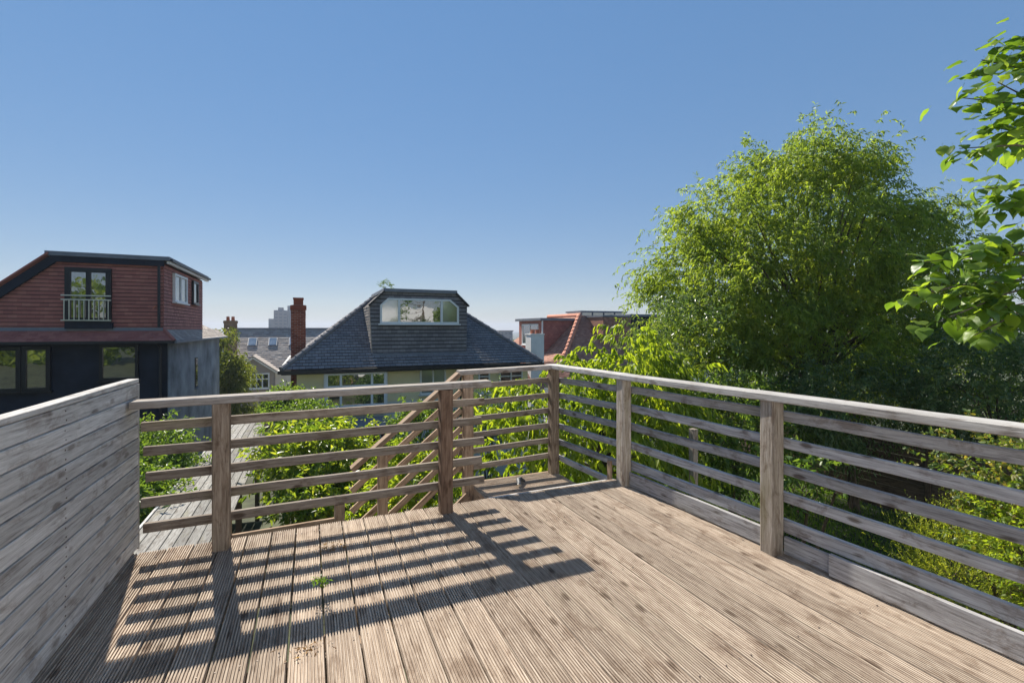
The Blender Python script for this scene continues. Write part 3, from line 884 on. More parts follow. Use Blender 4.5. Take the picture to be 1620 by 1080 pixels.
gb = MB().prism([(-5.0, -6.5), (-2.4, -6.5), (-2.4, -1.6), (-3.7, -0.75), (-5.0, -1.6)], 37.4, 39.3).build("gable_wall", M['browntile'], HB)
for a, b in (((-5.25, -1.75), (-3.7, -0.62)), ((-2.15, -1.75), (-3.7, -0.62))):
    timber("barge_board", (a[0], 37.3, a[1]), (b[0], 37.3, b[1]), 0.10, 0.16, M['whiteren'], gb)
    timber("gable_roof", (a[0], 38.3, a[1] + 0.10), (b[0], 38.3, b[1] + 0.10), 2.2, 0.07, M['browntile'], gb)
window(HB, '-Y', -4.65, -2.65, -2.85, -1.75, 37.4, (1, 1, 1, 1, 1), (0.65, 0.35), frame=0.09, name="bay_window")
st = brick_stack(HB, -5.35, 39.6, 0.75, 0.75, -5.0, 2.0, 'brownbrick')
for xx in (-5.52, -5.2):
    MB().tube([(xx, 39.6, 2.0), (xx, 39.6, 2.3)], [0.12, 0.10], 8).build("chimney_pot", M['terracotta'], st)

# ------------------------------------------------------------------ red roofed house to the right
HRt = thing("red_roofed_house", "red tiled house with orange hip ridge and boxy dormers behind the corner post", "house", (18.0, 30.0, -6.5))
cx0, cy0, cz = 13.92, 25.0, -1.40
k_ = 4.13; az = 2.36
RX = 30.0
MB().box(cx0 + 0.4, RX, cy0 + 0.4, 37, -7.5, -1.4).build("wall", M['whiteren'], HRt)
rpts = [(cx0, cy0, cz), (RX, cy0, cz), (RX, cy0 + k_, az), (cx0 + k_, cy0 + k_, az), (cx0 + k_, 34, az), (cx0, 38, cz), (RX, 34, az)]
rr_ = MB().add(rpts, [(0, 1, 2, 3), (5, 0, 3, 4), (3, 2, 6, 4)]).build("roof", M['redtile'], HRt)
laid("roof_tiles", [rpts[k] for k in (0, 1, 2, 3)], (0, 0, 1), 0.22, 0.17, 0.02, M['redtile'], rr_, seed=31)
laid("roof_tiles", [rpts[k] for k in (5, 0, 3, 4)], (0, 0, 1), 0.22, 0.17, 0.02, M['redtile'], rr_, seed=32)
A, B = Vector(rpts[0]), Vector(rpts[3])
for k in range(15):
    p, q = A.lerp(B, k / 15), A.lerp(B, (k + 1) / 15 + 0.006)
    MB().tube([p + Vector((0, 0, 0.05)), q + Vector((0, 0, 0.03))], [0.20, 0.17], 10).build("hip_tile", M['ridge'], rr_)
MB().tube([(cx0 + k_, cy0 + k_, az + 0.03), (cx0 + k_, 34, az + 0.03)], [0.15, 0.15], 8).build("ridge_tile", M['ridge'], rr_)
d1 = MB().box(14.95, 18.0, 29.0, 33.0, -0.6, 1.98).build("dormer", M['hungred'], HRt)
laid("hung_tiles", [(14.95, 29.0, -0.6), (17.9, 29.0, -0.6), (17.9, 29.0, 1.96), (14.95, 29.0, 1.96)], (0, 0, 1), 0.22, 0.15, 0.02, M['hungred'], d1, seed=33)
MB().box(14.70, 18.2, 28.85, 33.2, 1.98, 2.16).build("flat_roof", M['lead'], d1)
window(d1, '-X', 29.6, 32.3, 0.2, 1.75, 14.95, (1, 1), frame=0.10)
MB().box(14.86, 14.94, 28.90, 28.99, -0.5, 1.97).build("corner_trim", M['white'], d1)
d2 = MB().box(18.55, 20.9, 26.9, 30.5, -0.2, 2.22).build("dormer", M['redtile'], HRt)
laid("hung_tiles", [(18.55, 26.9, 0.2), (20.9, 26.9, 0.2), (20.9, 26.9, 2.2), (18.55, 26.9, 2.2)], (0, 0, 1), 0.22, 0.17, 0.03, M['redtile'], d2, seed=34)
MB().box(18.5, 20.98, 26.84, 30.6, 2.22, 2.32).build("flat_roof", M['lead'], d2)
d3 = MB().box(20.95, 23.4, 27.2, 31.0, -0.6, 2.28).build("box_dormer", M['navy'], HRt)
MB().box(20.92, 23.6, 27.0, 31.2, 2.28, 2.45).build("flat_roof", M['lead'], d3)
rl = MB().box(18.4, 22.4, 29.5, 31.5, 2.36, 2.62).build("roof_lantern", M['paleglass'], HRt)
MB().box(18.3, 22.5, 29.4, 31.6, 2.62, 2.74).build("lantern_roof", M['lead'], rl)
for xx in (18.45, 19.4, 20.4, 21.4, 22.3):
    MB().box(xx - 0.04, xx + 0.04, 29.46, 29.5, 2.36, 2.62).build("mullion", M['lead'], rl)
cc = spot(846, 530, 27.0)
sk = MB().box(cc.x - 0.42, cc.x + 0.42, cc.y - 0.36, cc.y + 0.36, -5.0, 1.05).build("chimney", M['whiteren'], HRt)
MB().box(cc.x - 0.45, cc.x + 0.45, cc.y - 0.39, cc.y + 0.39, 1.05, 1.12).build("chimney_cap", M['whiteren'], sk)
for dx in (-0.14, 0.16):
    MB().tube([(cc.x + dx, cc.y, 1.12), (cc.x + dx, cc.y, 1.34), (cc.x + dx, cc.y, 1.36)], [0.13, 0.12, 0.14], 10).build("chimney_pot", M['terracotta'], sk)
low_r = [(11.0, 23.2, -1.9), (15.5, 23.2, -1.9), (15.5, 25.2, -0.6), (11.0, 25.2, -0.6)]
lr = MB().add(low_r, [(0, 1, 2, 3)]).build("lean_to_roof", M['redtile'], HRt)
laid("roof_tiles", low_r, (0, 0, 1), 0.22, 0.17, 0.02, M['redtile'], lr, seed=35)

# ------------------------------------------------------------------ far town
M['farwall'] = plain("far_concrete", (0.17, 0.17, 0.175), 0.9)
M['farroof'] = plain("far_roof", (0.16, 0.12, 0.10), 0.9)
M['farwin'] = plain("far_windows", (0.06, 0.07, 0.09), 0.4)
tw = thing("tower_block", "distant hazy tower block with stacked balconies on the skyline", "tower", (-27, 556, -18))
MB().box(-35, -22, 548, 566, -19, 21).build("core", M['farwall'], tw)
MB().box(-40, -35, 550, 564, -19, 12).build("wing", M['farwall'], tw)
MB().box(-22, -17, 550, 566, -19, 26).build("lift_tower", M['farwall'], tw)
MB().box(-31, -26, 550, 560, 21, 24).build("plant_room", M['farwall'], tw)
for k in range(10):
    z = 18.2 - k * 3.4
    for xx in (-34.2, -30.0, -25.8):
        MB().box(xx, xx + 3.2, 546.6, 548.02, z, z + 1.1).build("balcony", M['farwall'], tw)
        MB().box(xx + 0.3, xx + 2.9, 547.9, 547.98, z + 1.15, z + 2.7).build("window", M['farwin'], tw)
far = [(488, 512, 521, 520, 'flat grey block on the skyline right of the brick chimney'), (790, 815, 524, 420, 'pale distant block low on the skyline left of the white chimney')]
for (u0, u1, v, d, lab) in far:
    a, b = spot(u0, v, d), spot(u1, v, d)
    t = thing("distant_block", lab, "building", (a.x, a.y, -18))
    MB().box(a.x, b.x, a.y, a.y + 14, -19, a.z).build("wall", M['farwall'], t)
    MB().box(a.x - 0.6, b.x + 0.6, a.y - 0.6, a.y + 14.6, a.z, a.z + 0.8).build("roof", M['farroof'], t)
    n = max(2, int((b.x - a.x) / 4))
    for i in range(n):
        for j in range(2):
            xx = a.x + (i + 0.5) * (b.x - a.x) / n
            MB().box(xx - 1, xx + 1, a.y - 0.12, a.y - 0.02, a.z - 3 - j * 3.4, a.z - 1.2 - j * 3.4).build("window", M['farwin'], t)

# ================================================================== VEGETATION
M['bark'] = plain("grey_brown_bark", (0.11, 0.085, 0.06), 0.95, var=0.4, scale=6, bump=0.6, bscale=30)
M['willow'] = leafmat("willow_leaf", (0.100, 0.150, 0.036), (0.155, 0.218, 0.048), (0.240, 0.298, 0.072), 0.54)
M['cherry'] = leafmat("cherry_leaf", (0.11, 0.165, 0.022), (0.165, 0.23, 0.03), (0.25, 0.3, 0.045), 0.52)
M['catalpa'] = leafmat("catalpa_leaf", (0.075, 0.135, 0.026), (0.11, 0.185, 0.034), (0.18, 0.25, 0.045), 0.52, 0.38)
M['evergreen'] = leafmat("dark_evergreen_leaf", (0.055, 0.095, 0.042), (0.085, 0.14, 0.06), (0.14, 0.185, 0.085), 0.38, 0.32)
M['laurel'] = leafmat("laurel_leaf", (0.075, 0.13, 0.026), (0.15, 0.215, 0.036), (0.28, 0.31, 0.06), 0.48, 0.32)
M['broad'] = leafmat("broad_green_leaf", (0.065, 0.12, 0.032), (0.095, 0.16, 0.04), (0.145, 0.205, 0.054), 0.45, 0.4)
M['rosemary'] = leafmat("rosemary_leaf", (0.13, 0.175, 0.034), (0.19, 0.235, 0.042), (0.27, 0.29, 0.065), 0.45, 0.5)
M['rose'] = leafmat("rose_leaf", (0.050, 0.095, 0.040), (0.110, 0.160, 0.040), (0.200, 0.170, 0.050), 0.4, 0.4)
M['birch'] = leafmat("birch_leaf", (0.080, 0.110, 0.030), (0.115, 0.145, 0.042), (0.165, 0.185, 0.060), 0.45)
M['grass'] = leafmat("grass_blade", (0.06, 0.13, 0.02), (0.095, 0.18, 0.028), (0.14, 0.22, 0.04), 0.4)
M['farleaf'] = leafmat("far_leaf", (0.045, 0.075, 0.030), (0.065, 0.095, 0.036), (0.09, 0.12, 0.045), 0.3)
M['dryleaf'] = leafmat("dry_leaf", (0.16, 0.08, 0.03), (0.24, 0.13, 0.05), (0.32, 0.20, 0.09), 0.2)

def unit(a):
    return a / np.maximum(np.linalg.norm(a, axis=1, keepdims=True), 1e-6)

def leaf_arrays(P, D, L, W, fold=0.25, droop=0.0, six=False):
    """Vertices and faces for folded leaves at P pointing along D. L, W arrays."""
    n = len(P)
    D = unit(D)
    S = unit(np.cross(D, RNG.normal(size=(n, 3))))
    Nn = np.cross(S, D)
    L = np.broadcast_to(L, (n,))[:, None]; W = np.broadcast_to(W, (n,))[:, None]
    if not six:
        mid = P + D * L * 0.45
        V = np.stack([P, mid + S * W / 2 + Nn * W * fold, P + D * L - np.array([0, 0, 1]) * L * droop, mid - S * W / 2 + Nn * W * fold], 1).reshape(-1, 3)
        b = (np.arange(n) * 4)[:, None]
        F = (b + np.array([[0, 3, 2, 0, 2, 1]])).reshape(-1)
        return V, F, np.full(n * 2, 3)
    dz = np.array([0, 0, 1.0])
    a1, a2 = P + D * L * 0.28 - dz * L * droop * 0.15, P + D * L * 0.66 - dz * L * droop * 0.5
    tip = P + D * L - dz * L * droop
    V = np.stack([P, a1 - S * W * 0.48 + Nn * W * fold, a2 - S * W * 0.36 + Nn * W * fold * 0.8, tip, a2 + S * W * 0.36 + Nn * W * fold * 0.8, a1 + S * W * 0.48 + Nn * W * fold, a1, a2], 1).reshape(-1, 3)
    b = (np.arange(n) * 8)[:, None]
    F = (b + np.array([[0, 1, 6, 6, 1, 2, 7, 7, 2, 3, 0, 6, 5, 6, 7, 4, 5, 7, 3, 4]])).reshape(-1)
    sizes = np.tile(np.array([3, 4, 3, 3, 4, 3]), n)
    return V, F, sizes

def blob_points(blobs, n, shell=0.55):
    """n points in a set of ellipsoids [(centre, radii, weight)], biased outwards; also returns outward vectors."""
    w = np.array([b[2] if len(b) > 2 else b[1][0] * b[1][1] * b[1][2] for b in blobs], float); w /= w.sum()
    idx = RNG.choice(len(blobs), n, p=w)
    d = unit(RNG.normal(size=(n, 3)))
    r = RNG.random(n) ** (1 / 3 * shell)
    C = np.array([list(b[0]) for b in blobs], float)[idx]; Rr = np.array([list(b[1]) for b in blobs], float)[idx]
    return C + d * Rr * r[:, None], unit(d / Rr)

def twigs(P, O, length, droop, per, spread=0.5, up=0.2):
    """per leaf sites on each of len(P) drooping twigs. Returns sites and tangents."""
    n = len(P)
    D = unit(O + RNG.normal(size=(n, 3)) * spread + np.array([0, 0, up]))
    Ls = length * RNG.uniform(0.6, 1.3, n)
    t = np.tile(np.linspace(0.05, 1, per), (n, 1)) + RNG.uniform(-0.5, 0.5, (n, per)) / per
    S = P[:, None, :] + D[:, None, :] * (Ls[:, None] * t)[:, :, None]
    S[:, :, 2] -= (droop * Ls)[:, None] * t ** 2
    T = np.repeat(D[:, None, :], per, 1).copy()
    T[:, :, 2] -= 2 * droop * t
    return S.reshape(-1, 3), unit(T.reshape(-1, 3))

def limbs(mb, base, targets, r0, sides=6, sag=0.15):
    for tg in targets:
        b = Vector(base); e = Vector(tg)
        m1 = b.lerp(e, 0.35) + Vector((random.uniform(-.2, .2), random.uniform(-.2, .2), (e - b).length * sag))
        m2 = b.lerp(e, 0.72) + Vector((random.uniform(-.15, .15), random.uniform(-.15, .15), (e - b).length * sag * 0.6))
        mb.tube([b, m1, m2, e], [r0, r0 * 0.7, r0 * 0.42, r0 * 0.12], sides)

def plant(name, label, cat, foot, blobs, mat, n_clump, per_clump, per_twig, leaf, twig_len, droop, clump_r=0.35, leaf_down=0.4, trunk_r=0.06, stems=1, n_limb=14,
          six=False, fold=0.25, group=None, leaf_jit=0.8, shell=0.55, parts=0, up=0.2, trunk_top=None, leafdroop=0.15, lspread=0.5):
    """A tree or shrub: trunk and limbs in one part, foliage as many leaves hung on drooping twigs."""
    root = thing(name, label, cat, foot, group=group)
    C, O = blob_points(blobs, n_clump, shell)
    gz = foot[2] + 0.05
    C[:, 2] = np.maximum(C[:, 2], gz + 0.05)
    P = np.repeat(C, per_clump, 0) + RNG.normal(size=(n_clump * per_clump, 3)) * clump_r
    OO = np.repeat(O, per_clump, 0)
    S, T = twigs(P, OO, twig_len, droop, per_twig, lspread, up)
    keep = S[:, 2] > gz
    S, T = S[keep], T[keep]
    D = T * 0.6 + RNG.normal(size=S.shape) * leaf_jit * 0.6 + np.array([0, 0, -leaf_down])
    Ln = leaf[0] * RNG.uniform(0.65, 1.25, len(S)); Wn = leaf[1] * RNG.uniform(0.75, 1.2, len(S))
    if parts:
        dist = np.linalg.norm(S - np.array([0, 0, CAM_H]), axis=1)
        order = np.argsort(dist)
        near, rest = order[:parts], order[parts:]
    else:
        near, rest = [], np.arange(len(S))
    V, F, Z = leaf_arrays(S[rest], D[rest], Ln[rest], Wn[rest], fold, leafdroop, six)
    put("foliage", mesh_np("foliage", V, F, Z, mat), root, kind="stuff")
    if len(near):
        protos = []
        for k in range(5):
            v, f, z = leaf_arrays(np.zeros((1, 3)), np.array([[1.0, 0, 0]]), np.array([1.0]), np.array([leaf[1] / leaf[0]]), fold, 0.0, True)
            protos.append(mesh_np("leaf", v, f, z, mat))
        for i in near:
            d = Vector(D[i]).normalized()
            o = put("leaf", protos[int(RNG.integers(5))], root, tuple(S[i]), d.to_track_quat('X', 'Z').to_euler(), (Ln[i],) * 3)
    mb = MB()
    top = Vector(trunk_top) if trunk_top is not None else Vector((np.mean([b[0][0] for b in blobs]), np.mean([b[0][1] for b in blobs]), np.mean([b[0][2] for b in blobs]) - 0.2))
    for k in range(stems):
        f = Vector(foot) + Vector((random.uniform(-.12, .12), random.uniform(-.12, .12), -0.1)) * (1 if stems > 1 else 0)
        e = top + Vector((random.uniform(-.3, .3), random.uniform(-.3, .3), 0)) * (1 if stems > 1 else 0)
        mid = f.lerp(e, 0.5) + Vector((random.uniform(-.1, .1), random.uniform(-.1, .1), 0))
        mb.tube([f, f.lerp(mid, 0.5), mid, e], [trunk_r * 1.25, trunk_r, trunk_r * 0.85, trunk_r * 0.5], 8)
    pick = RNG.choice(n_clump, min(n_limb, n_clump), replace=False)
    limbs(mb, top.lerp(Vector(foot), 0.25), [C[i] for i in pick], trunk_r * 0.36)
    mb.build("trunk" if stems == 1 else "stem", M['bark'], root, smooth=True, kind=None)
    return root

def S3(u, v, d):
    return tuple(spot(u, v, d))

# ------------------------------------------------------------------ the large willow
wd = 11.5
wf = spot(1285, 780, wd)
wblobs = [(S3(1290, 380, wd), (2.0, 2.0, 1.9)), (S3(1180, 440, wd - 0.3), (1.8, 1.8, 1.8)), (S3(1410, 440, wd + 0.2), (1.7, 1.8, 1.5)), (S3(1095, 450, wd + 0.3), (0.9, 1.0, 1.2)),
          (S3(1310, 262, wd), (0.95, 1.0, 0.95), 1.6), (S3(1405, 330, wd), (0.85, 1.0, 0.75), 0.8), (S3(1215, 290, wd), (0.75, 0.9, 0.75), 0.8), (S3(1120, 350, wd), (0.65, 0.8, 0.65), 0.6), (S3(1060, 420, wd), (0.65, 0.8, 0.7), 0.7),
          (S3(1490, 460, wd), (0.7, 1.0, 0.9), 1.0), (S3(1280, 560, wd), (3.0, 2.2, 1.5), 6.0), (S3(1040, 490, wd), (0.75, 0.9, 0.8), 0.9), (S3(1450, 580, wd), (1.8, 1.7, 1.2), 2.6), (S3(1110, 560, wd - 0.8), (1.3, 1.1, 1.1), 1.6)]
wblobs = [b if len(b) > 2 else (*b, b[1][0] * b[1][1] * b[1][2]) for b in wblobs]
plant("willow_tree", "large feathery willow tree rising behind the right railing", "tree", (wf.x, wf.y, -2.3), wblobs, M['willow'], 440, 40, 14, (0.105, 0.027), 0.32, 0.40,
      clump_r=0.25, leaf_down=0.35, trunk_r=0.13, n_limb=70, shell=0.40, trunk_top=S3(1290, 560, wd), leaf_jit=0.8, lspread=0.7)

# ------------------------------------------------------------------ cherry tree beyond the corner post
cd_ = 7.4
cblobs = [(S3(880, 665, 7.0), (0.95, 0.7, 0.55)), (S3(975, 590, 7.6), (0.55, 0.6, 0.6)), (S3(840, 715, 6.6), (0.8, 0.6, 0.45)), (S3(960, 690, 6.9), (0.9, 0.7, 0.7)), (S3(1015, 610, 7.6), (0.6, 0.7, 0.6)),
          (S3(1005, 525, 7.8), (0.30, 0.4, 0.40)), (S3(800, 750, 6.4), (0.4, 0.4, 0.3)), (S3(930, 600, 7.3), (0.3, 0.3, 0.3)), (S3(1040, 690, 7.4), (0.7, 0.7, 0.8))]
cf = spot(955, 800, cd_)
plant("cherry_tree", "bright green cherry tree with drooping leaves behind the landing railing", "tree", (cf.x, cf.y, -2.6), cblobs, M['cherry'], 150, 7, 11, (0.125, 0.046), 0.34, 0.5,
      clump_r=0.16, leaf_down=0.75, trunk_r=0.07, n_limb=30, six=True, fold=0.22, parts=280, trunk_top=S3(955, 690, cd_), leaf_jit=0.5, up=0.35, leafdroop=0.2)

# ------------------------------------------------------------------ evergreens between and under the trees
def bush(name, label, u, v, d, rx_, ry_, rz_, mat, n, per, leaf, tw, droop=0.2, six=False, cat="shrub", foot_z=-2.3, jit=0.9, down=0.15, up=0.3, clump=0.14, extra=(), group=None, stems=4, per_twig=9, lspread=0.5, shell=0.5):
    c = spot(u, v, d)
    blobs = [(tuple(c), (rx_, ry_, rz_))] + [(S3(a, b, e), q) for a, b, e, q in extra]
    return plant(name, label, cat, (c.x, c.y, foot_z), blobs, M[mat], n, per, per_twig, leaf, tw, droop, clump_r=clump, leaf_down=down, trunk_r=0.03, stems=stems, n_limb=16, six=six, leaf_jit=jit, up=up, group=group, lspread=lspread, shell=shell)

bush("holly_bush", "dark glossy evergreen between the cherry tree and the willow", 1085, 580, 9.2, 1.0, 0.9, 1.35, 'evergreen', 190, 9, (0.075, 0.036), 0.28, extra=((1060, 690, 9.0, (1.2, 1.0, 1.2)),), cat="bush")
bush("evergreen_bush", "deep green bush hanging over the fence under the willow", 1350, 640, 9.4, 2.3, 0.8, 0.85, 'evergreen', 230, 10, (0.085, 0.028), 0.34, 0.5, cat="bush", down=0.4, foot_z=-2.3)
bush("ivy_bush", "dark bush below the broad leaves at the right edge", 1570, 610, 8.6, 1.6, 0.9, 1.0, 'evergreen', 170, 9, (0.080, 0.036), 0.3, 0.4, cat="bush", down=0.3, foot_z=-2.3)
bush("climber", "mid green climber behind the right railing beside the lone timber post", 1160, 690, 8.6, 1.2, 0.8, 1.0, 'broad', 150, 8, (0.085, 0.040), 0.28, 0.4, cat="shrub", down=0.3)
bush("young_laurel", "small glossy laurel sprig right of the near post", 1268, 750, 6.4, 0.26, 0.25, 0.42, 'broad', 16, 4, (0.11, 0.05), 0.2, six=True, foot_z=-2.25, stems=2)
bush("rose_bush", "rose bush with red young leaves seen through the right railing", 1585, 745, 5.2, 0.5, 0.45, 0.26, 'rose', 60, 6, (0.060, 0.038), 0.22, extra=((1620, 810, 4.8, (0.4, 0.35, 0.3)), (1530, 765, 5.4, (0.3, 0.3, 0.18))), six=True, foot_z=-2.25)
bush("rosemary_bush", "yellow-green rosemary bush low behind the right railing", 1545, 905, 5.2, 0.62, 0.5, 0.34, 'rosemary', 90, 10, (0.042, 0.009), 0.30, -0.3, foot_z=-2.25, jit=0.7, down=-0.3, up=1.0, per_twig=22, clump=0.1)
bush("box_bush", "pale green bush at the lower right edge beside the rosemary", 1640, 870, 4.6, 0.42, 0.4, 0.42, 'cherry', 60, 7, (0.050, 0.028), 0.16, foot_z=-2.25, six=True)

# ------------------------------------------------------------------ garden below the far railing
garden = [
    ("laurel_bush", "glossy yellow-green laurel right of the boardwalk, nearest the far railing", 492, 722, 8.6, 0.75, 0.7, 0.40, 'laurel', 90, 8, (0.125, 0.045), 0.26),
    ("laurel_bush", "low laurel leaning over the garden rail behind the far railing", 500, 780, 7.7, 0.70, 0.45, 0.22, 'laurel', 60, 6, (0.11, 0.040), 0.22),
    ("spotted_bush", "bushy green shrub between the boardwalk and the stair handrail", 535, 715, 9.2, 0.6, 0.6, 0.5, 'laurel', 75, 7, (0.095, 0.042), 0.22),
    ("fern_bush", "feathery green shrub in front of the cream house, left of its bay window", 478, 672, 12.5, 0.8, 0.6, 0.45, 'broad', 120, 9, (0.085, 0.034), 0.28),
    ("tall_bush", "green bush rising against the left corner of the cream house", 455, 642, 15.2, 0.55, 0.6, 0.42, 'broad', 110, 9, (0.10, 0.042), 0.28),
    ("hedge_bush", "dark green bush left of the boardwalk behind the privacy screen", 240, 735, 9.0, 0.55, 1.0, 0.55, 'broad', 130, 9, (0.085, 0.034), 0.26),
    ("hedge_bush", "low dark bush under the left end of the far railing", 228, 800, 7.6, 0.35, 0.7, 0.5, 'broad', 80, 9, (0.085, 0.034), 0.24),
    ("stair_bush", "light green shrub seen between the slats of the stair balustrade", 655, 775, 7.4, 0.7, 0.5, 0.55, 'cherry', 60, 7, (0.11, 0.045), 0.26),
    ("stair_bush", "bright shrub at the foot of the stair below the newel post", 560, 830, 7.4, 0.55, 0.45, 0.35, 'laurel', 45, 6, (0.12, 0.05), 0.24),
    ("wall_bush", "small dark shrub against the pale wall behind the landing railing", 775, 655, 14.5, 0.75, 0.6, 0.7, 'evergreen', 60, 8, (0.10, 0.04), 0.28),
    ("far_bush", "olive shrub below the first-floor wall of the cream house, behind the stair", 665, 690, 13.0, 0.8, 0.6, 0.8, 'broad', 70, 8, (0.12, 0.05), 0.28),
]
for (nm, lab, u, v, d, a, b, c, mt, n, per, lf, tw) in garden:
    bush(nm, lab, u, v, d, a, b, c, mt, n, per, lf, tw, 0.35, six=(d < 10), foot_z=ground_z(spot(u, v, d).x, spot(u, v, d).y), down=0.25)
# weeping birch beside the dark house
bt = spot(365, 640, 27.5)
plant("birch_tree", "pale weeping birch beside the grey side wall of the dark house", "tree", (bt.x, bt.y, -5.2),
      [(S3(362, 590, 27.5), (0.65, 0.8, 1.3)), (S3(352, 535, 28.5), (0.6, 0.7, 0.45)), (S3(376, 600, 27.0), (0.55, 0.7, 1.3)), (S3(365, 655, 26.5), (0.8, 0.8, 1.6))],
      M['birch'], 130, 14, 16, (0.12, 0.05), 0.5, 0.9, clump_r=0.22, leaf_down=0.7, trunk_r=0.09, n_limb=24, trunk_top=S3(362, 580, 27.5))
# weed growing from the roof of the cream house
rp_ = (2.95, 20.4, DZ + 0.12)
plant("roof_weed", "small weed sprouting from the flat roof of the cream house", "plant", rp_, [((2.95, 20.4, DZ + 0.40), (0.17, 0.15, 0.18))], M['evergreen'], 10, 4, 7, (0.08, 0.03), 0.14, 0.1,
      clump_r=0.04, trunk_r=0.012, stems=2, n_limb=6)

# ------------------------------------------------------------------ broad-leaved tree reaching in from the right
CT = thing("broad_leaf_tree", "tree with large heart-shaped leaves reaching in from the right edge", "tree", (spot(1790, 900, 4.9).x, spot(1790, 900, 4.9).y, -2.3))
def heart_leaf(seed):
    rr = random.Random(seed)
    n = 9
    half = []
    for i in range(n + 1):
        t = i / n
        wdt = 0.50 * (math.sin(math.pi * min(1, t * 1.02 + 0.06)) ** 0.75) * (1 - 0.35 * t) * 1.18
        if i == 0: wdt = 0.16
        if i == n: wdt = 0.0
        half.append((t - (0.10 if i == 0 else 0), wdt))
    V, F = [], []
    curl = rr.uniform(0.20, 0.55); fold = rr.uniform(0.10, 0.28); wave = rr.uniform(0, 6)
    for i, (t, w_) in enumerate(half):
        tt = i / n
        zc = -curl * tt * tt + 0.02 * math.sin(tt * 9 + wave)
        V.append((tt, 0, zc))
        for s in (1, -1):
            V.append((t + 0.02, s * w_ * 0.55, zc + fold * w_ * 0.55 + 0.015 * math.sin(tt * 13 + s + wave)))
            V.append((t, s * w_, zc + fold * w_ * 0.8 - 0.10 * w_ + 0.03 * math.sin(tt * 11 + s * 2 + wave)))
    for i in range(n):
        a, b = i * 5, (i + 1) * 5
        F += [(a, b, b + 1, a + 1), (a + 1, b + 1, b + 2, a + 2), (a, a + 3, b + 3, b), (a + 3, a + 4, b + 4, b + 3)]
    mb = MB().add(V, F)
    mb.tube([(0, 0, 0), (-0.18, 0, 0.03), (-0.36, 0, 0.10)], [0.012, 0.010, 0.012], 4)
    return mesh_of("leaf", mb.v, mb.f, M['catalpa'], True)
hearts = [heart_leaf(k) for k in range(6)]
twig_mb = MB()
crown_twigs = [  # (from, to) photo pixels and depths of the twigs that show
    ((1700, 190, 4.8), (1523, 155, 4.5)), ((1690, 140, 4.8), (1553, 95, 4.7)), ((1690, 240, 4.8), (1518, 235, 4.4)), ((1680, 240, 4.9), (1568, 200, 4.8)), ((1700, 300, 4.8), (1548, 300, 4.5)),
    ((1690, 90, 4.8), (1578, 75, 4.6)), ((1700, 330, 4.6), (1563, 325, 4.6)), ((1700, 210, 4.5), (1578, 130, 4.4)),
    ((1700, 430, 4.6), (1432, 470, 4.1)), ((1700, 400, 4.7), (1462, 415, 4.4)), ((1690, 440, 4.6), (1482, 510, 4.0)), ((1700, 420, 4.6), (1522, 400, 4.5)), ((1690, 470, 4.5), (1542, 530, 4.1)),
    ((1700, 450, 4.4), (1542, 450, 4.2)), ((1700, 410, 4.7), (1562, 385, 4.6)), ((1700, 480, 4.3), (1572, 490, 4.2))]
trunk_top_ = spot(1790, 330, 4.9)
ft = Vector(CT.location)
twig_mb.tube([ft, ft.lerp(trunk_top_, 0.5) + Vector((0.05, 0, 0)), trunk_top_, trunk_top_ + Vector((0, 0, 1.6))], [0.12, 0.10, 0.07, 0.03], 10)
rl_ = random.Random(5)
leaf_n = 0
for a, b in crown_twigs:
    A, B = spot(*a), spot(*b)
    st_ = trunk_top_ + Vector((0, 0, (A.z - trunk_top_.z) * 0.6))
    mid = A.lerp(B, 0.5) + Vector((0, 0, 0.05))
    twig_mb.tube([st_, A, mid, B], [0.022, 0.014, 0.009, 0.004], 6)
    for k in range(18):
        t = 1.08 - 0.62 * rl_.random() ** 1.3
        p = (A.lerp(mid, t * 2) if t < 0.5 else mid.lerp(B, t * 2 - 1)) + Vector((rl_.gauss(0, 0.07), rl_.gauss(0, 0.07), rl_.gauss(0, 0.07)))
        d = (B - A).normalized() * 0.5 + Vector((rl_.gauss(0, 0.6), rl_.gauss(0, 0.6), rl_.gauss(-0.30, 0.3)))
        q = d.to_track_quat('X', 'Z')
        sc = rl_.uniform(0.115, 0.20) * (1.0 if t < 0.9 else 0.75)
        o = put("leaf", hearts[rl_.randrange(6)], CT, tuple(p), q.to_euler(), (sc, sc * rl_.uniform(0.8, 1.0), sc))
        leaf_n += 1
fill = MB()
for a, b in crown_twigs:
    A, B = spot(*a), spot(*b)
    mid = A.lerp(B, 0.5) + Vector((0, 0, 0.05))
    for k in range(16):
        t = 1.0 - 0.7 * rl_.random()
        p = (A.lerp(mid, t * 2) if t < 0.5 else mid.lerp(B, t * 2 - 1)) + Vector((rl_.gauss(0, 0.09), rl_.gauss(0.08, 0.10), rl_.gauss(0, 0.08)))
        q = ((B - A).normalized() * 0.5 + Vector((rl_.gauss(0, 0.6), rl_.gauss(0, 0.6), rl_.gauss(-0.30, 0.3)))).to_track_quat('X', 'Z').to_matrix()
        sc = rl_.uniform(0.09, 0.16)
        hm = hearts[rl_.randrange(6)]
        fill.add([p + q @ (v.co * sc) for v in hm.vertices], [tuple(f.vertices) for f in hm.polygons])
fill.build("foliage", M['catalpa'], CT, smooth=True, kind="stuff")
twig_mb.build("trunk", M['bark'], CT, smooth=True)

